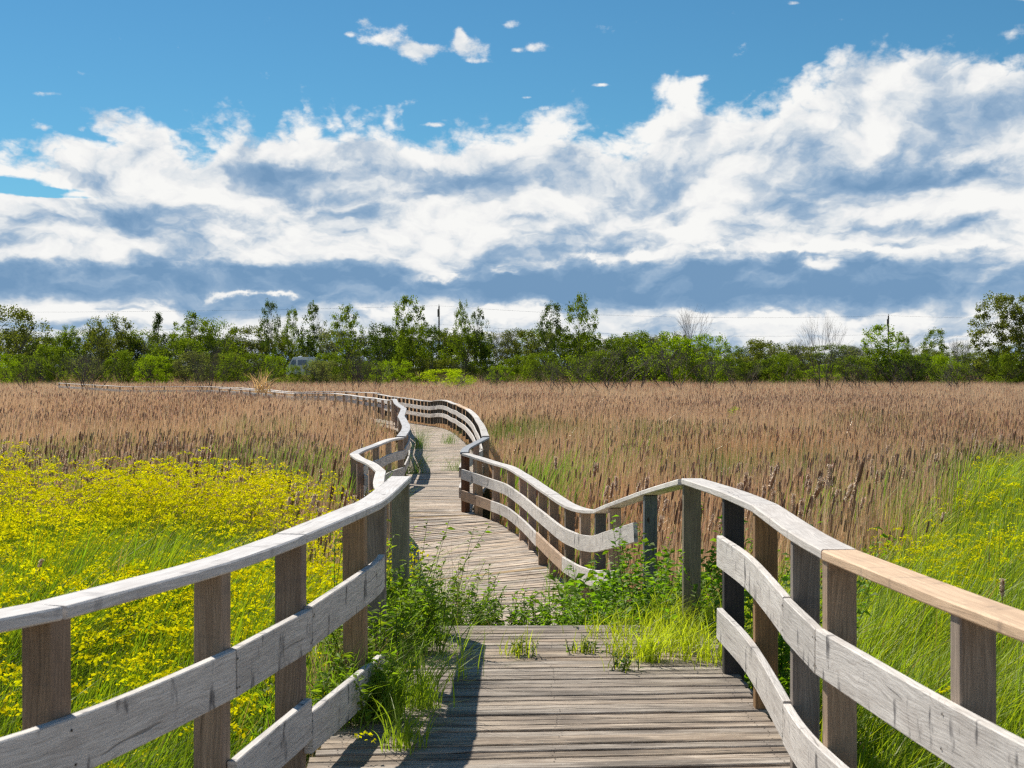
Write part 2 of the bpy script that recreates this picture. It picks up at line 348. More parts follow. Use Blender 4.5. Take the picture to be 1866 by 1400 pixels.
# ---------------------------------------------------------------- boardwalk decks
def deck(name, sections, pitch, mat_, label, tone, gap=.009, new_planks=(), thick=.038, over=.02, seed=1):
    rg = random.Random(seed)
    L = catmull([s[0] for s in sections], 14); Rr = catmull([s[1] for s in sections], 14)
    mid = (L+Rr)/2; arc = np.concatenate([[0], np.cumsum(np.linalg.norm(np.diff(mid,axis=0),axis=1))])
    nb = int(arc[-1]/pitch); acc = Acc()
    for k in range(nb):
        s0 = (k+.5)*pitch
        l = np.array([np.interp(s0, arc, L[:,i]) for i in range(3)]); r = np.array([np.interp(s0, arc, Rr[:,i]) for i in range(3)])
        d = (r-l)/np.linalg.norm(r-l)
        # neighbours' spacing at each end differs on a bend: taper handled by width at the middle
        l = l - d*rg.uniform(-over, over*2); r = r + d*rg.uniform(-over, over*2)
        dz = rg.gauss(0,.0022); l[2] += dz-thick/2; r[2] += dz+rg.gauss(0,.002)-thick/2
        n_ = 9; path = l[None]+(r-l)[None]*np.linspace(0,1,n_)[:,None]
        path[:,2] += np.sin(np.linspace(0,math.pi,n_))*rg.gauss(0,.002)
        c0 = tone*(rg.uniform(.80,1.12)); warm = rg.uniform(-.05,.07)
        c = np.array([c0*(1+warm), c0, c0*(1-warm*1.3)])*np.array([1.13,.97,.78])
        for (a_, b_) in new_planks:
            if a_ <= k < b_: c = np.array([.60,.43,.22])
        wd = pitch-gap-rg.uniform(0,.006)
        if rg.random() < .10: wd -= .012
        if mid[0][1] < 5:          # nails over the three joists
            for fx in (.045,.5,.955):
                for sd_ in (-.22,.22):
                    q = l+(r-l)*fx+np.array([rg.uniform(-.006,.006), sd_*pitch+rg.uniform(-.004,.004), thick/2+.0012]); an = np.arange(6)*math.pi/3
                    acc.add(np.stack([q[0]+.0042*np.cos(an), q[1]+.0042*np.sin(an), np.full(6,q[2])],1), None, [(0,1,2),(0,2,3),(0,3,4),(0,4,5)], (.03,.025,.02))
        section_sweep(acc, path, wd, thick, .005, c, rg.uniform(0,50), rg.uniform(0,50))
    root = empty(name, tuple(mid[0])); tag(root, label, 'boardwalk')
    o = obj('deck_surface', acc.mesh('deck_surface'), mat_, root); o.location = -Vector(mid[0])
    acc = Acc()
    for side, f_ in ((L,.04),(Rr,.96),((L+Rr)/2,.5)):
        pth = L*(1-f_)+Rr*f_; pth = pth.copy(); pth[:,2] -= thick+.10
        section_sweep(acc, pth, .045, .19, .003, (.14,.11,.08), 0, 0)
    o = obj('stringer', acc.mesh('stringer'), M_post, root); o.location = -Vector(mid[0])
    return root
near_sec = [((-2.1,-2,0),(1.75,-1.9,0)),((-1.85,2.6,0),(1.66,2.75,0)),((-1.34,4.15,0),(1.44,4.33,0)),((-1.09,5.12,0),(1.33,5.3,0)),((-.90,6.15,0),(1.28,6.32,0)),((-.83,7.2,0),(1.28,7.32,0)),((-.80,9.56,0),(1.27,9.62,0))]
deck('near_boardwalk', near_sec, .0985, M_deck, 'grey weathered plank platform filling the bottom middle, weeds growing at its far end', .46, seed=3)
low = [((-.9,9.75,-.05),(1.2,9.75,-.05)),((-.95,11.9,-.8),(1.12,11.9,-.8)),((-1.0,14.1,-.86),(.95,14.6,-.86)),((-1.15,15.6,-.86),(.78,16.3,-.85)),((-1.3,17.0,-.86),(.48,18.1,-.82)),((-1.55,20.0,-.82),(.05,21.4,-.78)),
  ((-2.1,22.3,-.74),(-.42,22.95,-.70)),((-2.45,24.4,-.70),(-.70,24.3,-.68)),((-2.3,28.0,-.68),(-.56,28.0,-.68)),((-2.2,30.0,-.69),(-.60,30.0,-.69)),((-2.55,34.6,-.75),(-.80,34.9,-.74)),((-3.2,42,-.86),(-1.18,43,-.86)),
  ((-3.9,51,-.95),(-1.85,52,-.93)),((-4.5,58,-1.0),(-2.7,61,-1.0)),((-5.3,63.5,-1.02),(-3.7,66.5,-1.02)),((-7.3,70.5,-1),(-6.2,73,-1)),((-10.3,81,-1),(-10.1,84,-1)),((-12.9,83.3,-1),(-13,86,-1))]
deck('lower_boardwalk', low, .145, M_deck, 'pale plank walkway winding away below the platform through the reeds', .68, seed=5, gap=.011, new_planks=((55,56),(94,95),(98,99)))
far_sec = [((-13,83.4,-1),(-13.1,86,-1)),((-18.3,97,-1),(-19,99.5,-1)),((-23,107,-1),(-23.5,109.5,-1)),((-29,108,-1),(-29,110.5,-1)),((-43,133,-1),(-44,136,-1))]
deck('distant_boardwalk', far_sec, .3, M_deck, 'narrow pale walkway running left across the far reed bed', .50, seed=6)

# ---------------------------------------------------------------- railings
GREY, BROWN, ORANGE = (.74,.70,.645), (.46,.335,.23), (.80,.57,.37)
def railing(name, label, stations, inner, top_breaks, mid, lower, post_w, post_d, post_h, mats, top_tones=None, bw=.14, seed=0, board_h=.175, post_tones=None, no_post=(), bthick=.036, per=6):
    """stations: (x,y,ztop) centre line of the top rail; inner = +1 if the walkway is on the right of the path direction"""
    rg = random.Random(seed); S = np.array(stations, float); root = empty(name, (S[0][0], S[0][1], S[0][2]-1.0)); tag(root, label, 'railing')
    off = -Vector((S[0][0], S[0][1], S[0][2]-1.0))
    n = len(S); brk = sorted(set([0]+list(top_breaks)+[n-1])); C = []
    for a_, b_ in zip(brk[:-1], brk[1:]):       # each board is its own gentle curve; the line kinks at the joints
        seg = catmull(S[a_:b_+1], per); C.extend(seg if b_ == n-1 else seg[:-1])
    C = np.array(C)
    Tn = np.gradient(C, axis=0); Tn[:,2] = 0; Tn /= np.linalg.norm(Tn,axis=1)[:,None]; SD = np.stack([Tn[:,1], -Tn[:,0], 0*Tn[:,0]], 1)*inner
    last = [None]
    def part(nm, acc, m_):
        o = obj(nm, acc.mesh(nm), m_, root); o.location = off; last[0] = o; return o
    # top boards
    br = sorted(set([0]+list(top_breaks)+[n-1]))
    for i, (a_, b_) in enumerate(zip(br[:-1], br[1:])):
        pth = C[a_*per:b_*per+1].copy(); pth[:,2] -= .019
        d0 = pth[1]-pth[0]; d1 = pth[-1]-pth[-2]
        pth[0] += d0/np.linalg.norm(d0)*.004; pth[-1] -= d1/np.linalg.norm(d1)*.004
        pth[:,2] += rg.uniform(-.003,.003)
        tn = (top_tones[i] if top_tones else None) or tuple(np.array(GREY)*rg.uniform(.9,1.12))
        acc = Acc(); section_sweep(acc, pth, bw, .040, .006, tn, rg.uniform(0,40), rg.uniform(0,40)); part('top_rail', acc, mats[0])
    # side boards: lists of runs (i0, i1, top height over the rail top [negative] at start, at end, tone)
    for nm, runs in (('middle_board', mid), ('lower_board', lower)):
        for (i0, i1, h0, h1, tone) in runs:
            k0, k1 = int(round(i0*per)), int(round(i1*per))
            ctl = [C[k0]]+[C[j*per] for j in range(math.floor(i0)+1, math.ceil(i1))]+[C[k1]]     # its own curve, so boards meet at a kink
            pth = catmull(ctl, per); tg = np.gradient(pth, axis=0); tg[:,2] = 0; tg /= np.linalg.norm(tg,axis=1)[:,None]
            sdv = np.stack([tg[:,1], -tg[:,0], 0*tg[:,0]], 1)*inner; m_ = len(pth); jz = rg.uniform(-.004,.004); e0 = pth[1]-pth[0]; e1 = pth[-1]-pth[-2]; pth[0] += e0/np.linalg.norm(e0)*.002; pth[-1] -= e1/np.linalg.norm(e1)*.002; pth[:,2] += jz
            pth += sdv*(post_w/2+bthick/2+.001); pth[:,2] += np.linspace(h0,h1,m_)-board_h/2
            acc = Acc(); section_sweep(acc, pth, bthick, board_h, .004, tone or tuple(np.array(GREY)*rg.uniform(.88,1.1)), rg.uniform(0,40), rg.uniform(0,40)); part(nm, acc, mats[1])
            board = last[0]
            for s in range(math.ceil(i0), int(i1)+1):      # nail heads where the board meets its posts
                if s in no_post or C[s*per][1] > 7.5: continue
                kk = s*per
                for dz in (-.035, -board_h+.035):
                    ip = int(np.argmin(np.hypot(pth[:,0]-C[kk][0], pth[:,1]-C[kk][1]))); c_ = pth[ip]+sdv[ip]*(bthick/2+.0025)+np.array([0,0,board_h/2+dz])+Tn[kk]*rg.uniform(-.02,.02)
                    a1 = Tn[kk]*.005; a2 = np.array([0,0,.005]); na = Acc()
                    na.add([c_+a1*math.cos(t)+a2*math.sin(t) for t in np.arange(6)*math.pi/3]+[c_+SD[kk]*.0015], None, [(6,j,(j+1)%6) for j in range(6)])
                    obj('nail', na.mesh('nail'), M_iron, board)
    # posts
    for s in range(n):
        if s in no_post: continue
        kk = s*per; w_ = post_w*rg.uniform(.97,1.0); d_ = post_d*rg.uniform(.9,1.1)
        top = C[kk].copy(); top[2] -= .041
        bot = top.copy(); bot[2] = C[kk][2]-post_h-rg.uniform(0,.03)
        bot[0] += rg.gauss(0,.006); acc = Acc()
        tone = (post_tones or {}).get(s) or tuple(np.array(BROWN)*rg.uniform(.8,1.25)*np.array([1,rg.uniform(.95,1.08),rg.uniform(.92,1.2)]))
        # vertical sweep: sideways axis = path tangent x up ... build as box with chamfers
        P = np.linspace(0,1,5)[:,None]*(top-bot)[None]+bot[None]
        a, b_, c_ = w_/2, d_/2, .005; sec = [(-a+c_,b_),(a-c_,b_),(a,b_-c_),(a,-b_+c_),(a-c_,-b_),(-a+c_,-b_),(-a,-b_+c_),(-a,b_-c_)]
        V_=[]; UV=[]; per_ = [0]
        for q in range(8): per_.append(per_[-1]+math.dist(sec[q],sec[(q+1)%8]))
        uo, vo_ = rg.uniform(0,40), rg.uniform(0,40)
        for i in range(5):
            for q in range(9): sx, sy = sec[q%8]; V_.append(P[i]+SD[kk]*sx+Tn[kk]*sy); UV.append((P[i][2]+uo, per_[q]+vo_))
        Q=[(i*9+q, i*9+q+1, i*9+q+10, i*9+q+9) for i in range(4) for q in range(8)]
        o0=len(V_)
        for q in range(8): V_.append(P[4]+SD[kk]*sec[q][0]+Tn[kk]*sec[q][1]); UV.append((uo+sec[q][0], vo_+sec[q][1]))
        acc.add(V_, Q, [(o0,o0+q,o0+q+1) for q in range(1,7)], tone, UV); part('post', acc, mats[2])
    return root
NM = (M_rail, M_board, M_post)
DARKP, GREYP = (.05,.046,.045), (.30,.26,.225)
# right, near: path runs towards the camera, so the walkway (smaller x) is on its right
railing('railing', 'grey railing at lower right whose nearest top board is fresh orange wood',
  [(1.19,9.42,.996),(1.25,8.04,1.03),(1.285,7.22,1.035),(1.245,6.04,1.035),(1.25,5.43,1.035),(1.375,4.24,1.035),(1.52,3.2,1.035),(1.62,2.2,1.035),(1.66,1.1,1.035)],
  +1, (2,4,7), [(1,3,-.245,-.275,None),(3,4,-.28,-.30,None),(4,7.5,-.30,-.30,None)], [(1,3,-.655,-.72,None),(3,5,-.735,-.76,None),(5,7.5,-.76,-.76,None)],
  .115, .075, 1.25, NM, [(.68,.64,.59),(.70,.65,.59),ORANGE,(.55,.45,.36)], seed=11, post_tones={0:(.27,.235,.165),1:DARKP,2:(.34,.20,.09),3:GREYP,4:(.46,.335,.23),5:(.40,.32,.25)})
railing('railing', 'long silver-grey railing sweeping up from the lower left corner beside yellow flowers',
  [(-.75,9.6,.996),(-.765,8.0,1.0),(-.785,7.1,1.03),(-.93,5.98,1.03),(-1.085,5.15,1.03),(-1.375,4.20,1.03),(-1.78,3.45,1.03),(-2.15,2.7,1.03),(-2.5,1.8,1.03)],
  -1, (3,5,7), [(1.5,3,-.27,-.30,None),(3,4,-.31,-.315,None),(4,7.5,-.32,-.36,None)], [(1.5,3,-.80,-.745,None),(3,4,-.69,-.725,None),(5,7.5,-.76,-.76,None)],
  .115, .08, 1.25, NM, [(.71,.68,.645),(.70,.67,.64),(.71,.68,.65),GREY], seed=12, post_tones={0:(.32,.29,.22),1:GREYP,2:(.42,.28,.16),3:(.32,.24,.18),4:(.42,.315,.23),5:(.34,.24,.165)})
def pxs(l): return [at(*p) for p in l]
rl = [(1256,873,9.42),(1185,894,11.9),(1120,918,13.3),(1094,929,14.6),(1066,928,15.5),(1038,919,16.3),(1009,901,17.4),(989,888,18.4),(969,874,19.8),(953,864,20.8),(931,851,21.8),(904,843,22.8),(872,833,23.4),(848,826,23.7)]
railing('railing', 'railing curving down and left beside the lower walkway, with a fresh tan lower board', pxs(rl), -1, (3,6,9), [(1.17,4,-.25,-.27,None),(4,6,-.27,-.26,None),(6,7,-.26,-.26,None),(7,9,-.26,-.26,None),(9,13,-.26,-.26,None)],
  [(1.7,3,-.64,-.62,None),(3,5,-.62,-.60,None),(5,7,-.60,-.58,(.62,.45,.31)),(7,9,-.6,-.6,None),(9,11,-.60,-.61,None),(11,13,-.61,-.61,(.52,.38,.27))], .11, .09, 1.05, NM, bw=.15, seed=13, no_post=(0,), board_h=.17, post_tones={1:(.16,.18,.19),3:(.14,.14,.13),5:(.20,.16,.12),13:(.17,.075,.035)})
rj = [(846,824,23.9),(850,816,25.4),(868,806,27.2),(886,797,29.2)]
railing('railing', 'short railing hooking back behind the corner of the curving lower railing', pxs(rj), -1, (), [(0,3,-.26,-.26,None)], [(0,3,-.6,-.6,None)], .11,.09,1.05, NM, [(.36,.38,.40)], seed=14)
rf = [(885,795,29.6),(876,773,37),(864,755,44.5),(845,742,52.6),(828,735,58),(813,730,63),(800,729,65),(787,731,66),(770,729.5,67.5),(749,727,69.5),(728,724,71.5),(710,722,73.5),(690,718,78)]
def dens(l, k):   # more stations between the given ones, heaved a little
    P=catmull(np.array(l,float),k); g=np.random.default_rng(len(P)); P[1:-1,1]+=g.normal(0,.55,len(P)-2)*25/P[1:-1,2]; P[1:-1,0]+=g.normal(0,.8,len(P)-2)*25/P[1:-1,2]; return [tuple(p) for p in P]
FM = (M_farwood, M_farwood, M_post)
rf2 = dens(rf, 3); nst = len(rf2)
railing('railing', 'railing of many close posts bending left at the far end of the straight walkway', [at(*p) for p in rf2], -1, range(2,36,3), [(0,9,-.26,-.26,None),(9,18,-.26,-.24,None),(18,nst-1,-.25,-.25,None)], [(0,9,-.6,-.6,None),(9,18,-.6,-.6,None),(18,nst-3,-.6,-.6,None)],
  .11,.09,1.05, FM, [None,None,None,ORANGE]+[None]*12, seed=15, per=4, bw=.16, post_tones={i:tuple(np.array((.10,.085,.065))*random.uniform(.7,1.5)) for i in range(nst)})
ra = [(690,716.5,79),(667,715,82),(631,714,85),(590,713.5,86),(560,714,86),(537,714.5,86.5),(500,711,92),(470,709,96),(439,707,101),(400,705.5,107),(368,704.5,110),(300,704.7,111),(243,705,111),(196,703,116),(150,700.5,124),(108,698,135)]
ra2 = dens(ra, 2)
railing('railing', 'outer of two white rail lines crossing the far reeds at left', [at(*p) for p in ra2], -1, range(4,len(ra2)-1,4), [(0,len(ra2)-1,-.26,-.26,None)], [], .11,.09,1.0, NM, [(.90,.86,.80)]*12, seed=16, per=3, bw=.2)
rb = [(719,727,65),(708,729,67),(685,726,69.5),(663,723,72),(640,720,76),(611,716.8,82),(580,716.5,83.5),(560,716.4,84),(537,717,84.3),(500,714,89),(470,711.5,93),(439,709.6,98),(400,708,104)]
rb2 = dens(rb, 2)
railing('railing', 'inner white rail line half sunk in the far reeds at left', [at(*p) for p in rb2], +1, range(4,len(rb2)-1,4), [(0,len(rb2)-1,-.26,-.26,None)], [], .11,.09,1.0, NM, [(.90,.86,.80)]*12, seed=17, per=3, bw=.18)
lb = [(720,884,13.5),(700,893,16.5),(690,880,18.8),(694,858,21.0),(678,845,22.3),(656,835,23.2),(645,827,24.2),(658,820,25.2),(685,810,26.6),(708,801,28.0),(730,797,29.4)]
railing('railing', 'crooked railing kinking out left from behind the near rail end, grass poking through it', pxs(lb), +1, (3,6,8), [(1,6,-.27,-.27,None),(6,10,-.27,-.27,None)], [(1,6,-.62,-.62,None),(6,10,-.62,-.62,None)], .11,.09,1.05, NM, [None,None,(.56,.55,.54),None], seed=18, bw=.15)
lc = [(731,795,30),(739,783,33),(740,775,35.5),(735,765,39),(731,758,42.5),(734,750,46.5),(736,744,50.6),(728,739,54.5),(722,734,59),(719,727,64.5)]
railing('railing', 'wavy white railing seen end-on along the left of the straight walkway', pxs(lc), +1, (2,4,6), [(0,9,-.26,-.26,None)], [(0,9,-.6,-.6,None)], .11,.09,1.05, FM, [(.6,.6,.6)]*4, seed=19, bw=.2)

# ---------------------------------------------------------------- keep plants off the walkways
def cl(sections): return np.array([((a[0]+b[0])/2, (a[1]+b[1])/2, math.dist(a,b)/2) for a, b in sections])
CL = np.concatenate([cl(near_sec), cl(low), cl(far_sec)])
def walk_dist(x, y):
    """distance outside the walkway edge (negative on it)"""
    best = np.full(x.shape, 1e9)
    for i in range(len(CL)-1):
        ax, ay, aw = CL[i]; bx, by, bw_ = CL[i+1]
        dx, dy = bx-ax, by-ay; L2 = dx*dx+dy*dy+1e-9
        t = np.clip(((x-ax)*dx+(y-ay)*dy)/L2, 0, 1)
        d = np.hypot(x-ax-t*dx, y-ay-t*dy)-(aw+(bw_-aw)*t)
        best = np.minimum(best, d)
    return best

# ---------------------------------------------------------------- blades
WIND = np.array([.95, .25])
def blades(base, h, w, lean, bend, col, seg=3, windy=1.0, rg=rng, tipw=.12, face=None):
    """tapered ribbons; base (n,3); lean = tip offset / height; returns V, Q, T, C"""
    n = len(base); a = rg.uniform(0, 2*math.pi, n)
    dirx = WIND[0]*windy + np.cos(a)*bend; diry = WIND[1]*windy + np.sin(a)*bend
    nn = np.hypot(dirx, diry)+1e-6; mag = lean
    dx = dirx/np.maximum(nn,1)*mag*h; dy = diry/np.maximum(nn,1)*mag*h
    if face is None: f = rg.uniform(0, math.pi, n)
    else: f = face + rg.normal(0,.5,n)
    wx = np.cos(f)*w/2; wy = np.sin(f)*w/2
    t = np.linspace(0, 1, seg+1); V_ = np.zeros((n, 2*seg+1, 3)); k = 0
    for i, ti in enumerate(t):
        bx = base[:,0]+dx*ti**1.8; by = base[:,1]+dy*ti**1.8; bz = base[:,2]+h*ti*(1-.32*np.minimum(mag,1.4)*ti)
        if i < seg:
            ww = 1.0 if i else .7
            ww *= (1-ti)**.6
            V_[:,2*i,0]=bx-wx*ww; V_[:,2*i,1]=by-wy*ww; V_[:,2*i,2]=bz
            V_[:,2*i+1,0]=bx+wx*ww; V_[:,2*i+1,1]=by+wy*ww; V_[:,2*i+1,2]=bz
        else: V_[:,2*seg,0]=bx; V_[:,2*seg,1]=by; V_[:,2*seg,2]=bz
    m_ = 2*seg+1; o = (np.arange(n)*m_)[:,None]
    Q = np.concatenate([o+np.array([[2*i,2*i+1,2*i+3,2*i+2]]) for i in range(seg-1)]) if seg>1 else None
    T = o+np.array([[2*seg-2,2*seg-1,2*seg]])
    C = np.repeat(col, m_, axis=0)
    return V_.reshape(-1,3), Q, T, C, V_[:,2*seg,:]
def scatter(n, pxlo, pxhi, d0, d1, p=2.0):
    """area-uniform points in a wedge in front of the camera (p=2), denser near when p<2"""
    u = rng.uniform(0,1,n); D = (d0**p+u*(d1**p-d0**p))**(1/p)
    px = rng.uniform(pxlo, pxhi, n); return (px-CX)/F*D, D, px
def vary(col, n, amt=.15, hue=.08):
    c = np.tile(np.array(col, float), (n,1)); c *= rng.uniform(1-amt,1+amt,(n,1)); c *= 1+rng.uniform(-hue,hue,(n,3)); return np.clip(c,0,1)

# zone limits, as distances along each bearing
def flower_far(px, x, y):
    base = np.interp(px, [-400,0,380,520,600,680], [24,23,21.5,16,11.5,8])
    return base+(fnoise(x*.6,y*.6,11)-.5)*7
def green_far(px, x, y):
    base = np.interp(px, [1180,1300,1420,1500,1700,1866,2200], [11.5,12.6,14.5,16.5,24,31,40])
    return base+(fnoise(x*.6,y*.6,12)-.5)*9

# ---- left: grass with yellow flowers
def grass_zone(name, label, n, pxlo, pxhi, farfn, hgt, cols, dmin=3.2, dmax=34, wdt=.0115, lean=.55, p=1.5, near_h=None):
    x, y, px = scatter(n, pxlo, pxhi, dmin, dmax, p)
    keep = (y < farfn(px, x, y)) & (walk_dist(x, y) > .06)
    x, y = x[keep], y[keep]; k = len(x)
    z = ground_z(x, y); clump = fnoise(x*1.6, y*1.3, 21)
    h = hgt*(.40+1.0*clump)*rng.uniform(.75,1.15,k)
    if near_h is not None: h *= near_h(x, y)
    h *= 1+.34*np.clip((x-3.0)/5, 0, 1)
    w = wdt*(.7+.05*y)*rng.uniform(.6,1.5,k)
    m_ = fnoise(x*.8+5, y*.8, 31)[:,None]; C = vary(cols[0], k, .45, .14)*(1-m_)+vary(cols[1], k, .45, .14)*m_
    dead = rng.random(k) < .03; C[dead] = vary((.26,.20,.09), dead.sum(), .2)
    V_, Q, T, C_, tips = blades(np.stack([x,y,z],1), h, w, rng.uniform(.25,1.0,k)*lean*1.6, .8, C, 4)
    o = obj(name, np_mesh(name, V_, Q, T, C_), M_grass); tag(o, label, 'grass', kind='stuff'); return o
def lneark(x, y):   # the bank stays under deck height beside the fence
    return np.clip(.55+.45*np.clip((y-4)/7,0,1), .5, 1)
grass_zone('tall_grass', 'bright green windblown grass under the yellow flowers at left', 190000, -420, 760, flower_far, 1.38, ((.10,.18,.010),(.20,.28,.016)), near_h=lneark)
grass_zone('tall_grass', 'dense lime green grass leaning right behind the right railing', 210000, 1130, 2250, green_far, 1.18, ((.18,.27,.012),(.30,.38,.02)), near_h=lneark, lean=.62)

def flower_sprays(name, label, x, y, ztop, size, col, lean=1.0):
    """nodding one-sided sprays of tiny florets on thin stems"""
    k = len(x); base = np.stack([x, y, ground_z(x,y)], 1); h = ztop-base[:,2]
    V1,Q1,T1,C1,tips = blades(base, h*1.12, np.full(k,.007)+.0004*y, rng.uniform(.25,.6,k), .35, vary((.13,.19,.02), k), 4)
    # florets: m small quads trailing down-wind from the tip
    m_ = 20; t = np.tile(np.linspace(0,1,m_), (k,1)); s = size[:,None]
    a = rng.normal(0,.35,k)[:,None]; dxw = np.cos(a)*.95; dyw = np.sin(a)
    along = t*s*1.0
    cx = tips[:,0:1]+dxw*along-.4*s*dxw+rng.normal(0,.09,(k,m_))*s; cy = tips[:,1:2]+dyw*along*.6+rng.normal(0,.10,(k,m_))*s
    cz = tips[:,2:3]+(.34*np.sin(t*2.6)*s-.22*t*s)+rng.normal(0,.05,(k,m_))*s
    c = np.stack([cx,cy,cz],-1).reshape(-1,3); n = len(c); q = np.repeat(size, m_)*rng.uniform(.06,.125,n)
    d1 = rng.normal(size=(n,3)); d1[:,0] += 1.2; d1 /= np.linalg.norm(d1,axis=1)[:,None]
    d2 = rng.normal(size=(n,3)); d2 -= (d2*d1).sum(1)[:,None]*d1; d2 /= np.linalg.norm(d2,axis=1)[:,None]
    Vf = np.stack([c-d1*q[:,None], c-d2*q[:,None]*.6, c+d1*q[:,None], c+d2*q[:,None]*.6],1).reshape(-1,3)
    Qf = np.arange(n*4).reshape(-1,4); Cf = np.repeat(np.repeat(vary(col, k, .15, .06), m_, 0)*rng.uniform(.8,1.15,(n,1)), 4, 0)
    acc = Acc(); acc.add(V1,Q1,T1,C1); acc.add(Vf,Qf,None,np.clip(Cf,0,1))
    o = obj(name, acc.mesh(name, uv=False), M_flower); tag(o, label, 'wildflowers', kind='stuff'); return o
x, y, px = scatter(38000, -420, 700, 4.6, 33, 1.6)
far = flower_far(px, x, y); dn = fnoise(x*.55, y*.55, 41)
prob = np.clip((dn-.30)*3.8, .12, .95)*np.clip((y-5.8)/7, .04, .9)*np.clip((700-px)/130, .15, 1)
k_ = (y < far+.6) & (walk_dist(x,y) > .35) & (rng.random(len(x)) < prob); x, y = x[k_], y[k_]
zt = .02+.16*np.clip((y-12)/10,0,1)+(fnoise(x*.9,y*.9,43)-.5)*.55+rng.uniform(-.45,.22,len(x))-.25*np.clip((9-y)/5,0,1)
flower_sprays('yellow_wildflowers', 'mass of nodding yellow wildflowers covering the field at left', x, y, zt, rng.uniform(.09,.19,len(x)), (.80,.74,.014))
x, y, px = scatter(9000, 1450, 2250, 5, 30, 1.6)
dn = fnoise(x*.45+3, y*.45, 44); k_ = (y < green_far(px,x,y)) & (walk_dist(x,y) > .4) & (rng.random(len(x)) < np.clip((dn-.50)*4,0.01,.8)*np.clip((px-1450)/200,.1,1)*np.clip((y-7)/5,.06,1)); x, y = x[k_], y[k_]
zt = ground_z(x,y)+1.2*(1+.32*np.clip((x-3.0)/5,0,1))+(fnoise(x*.9,y*.9,45)-.5)*.5+rng.uniform(-.3,.1,len(x))
flower_sprays('yellow_wildflowers', 'scattered yellow wildflowers in the green grass at right', x, y, zt, rng.uniform(.08,.15,len(x)), (.74,.72,.015))

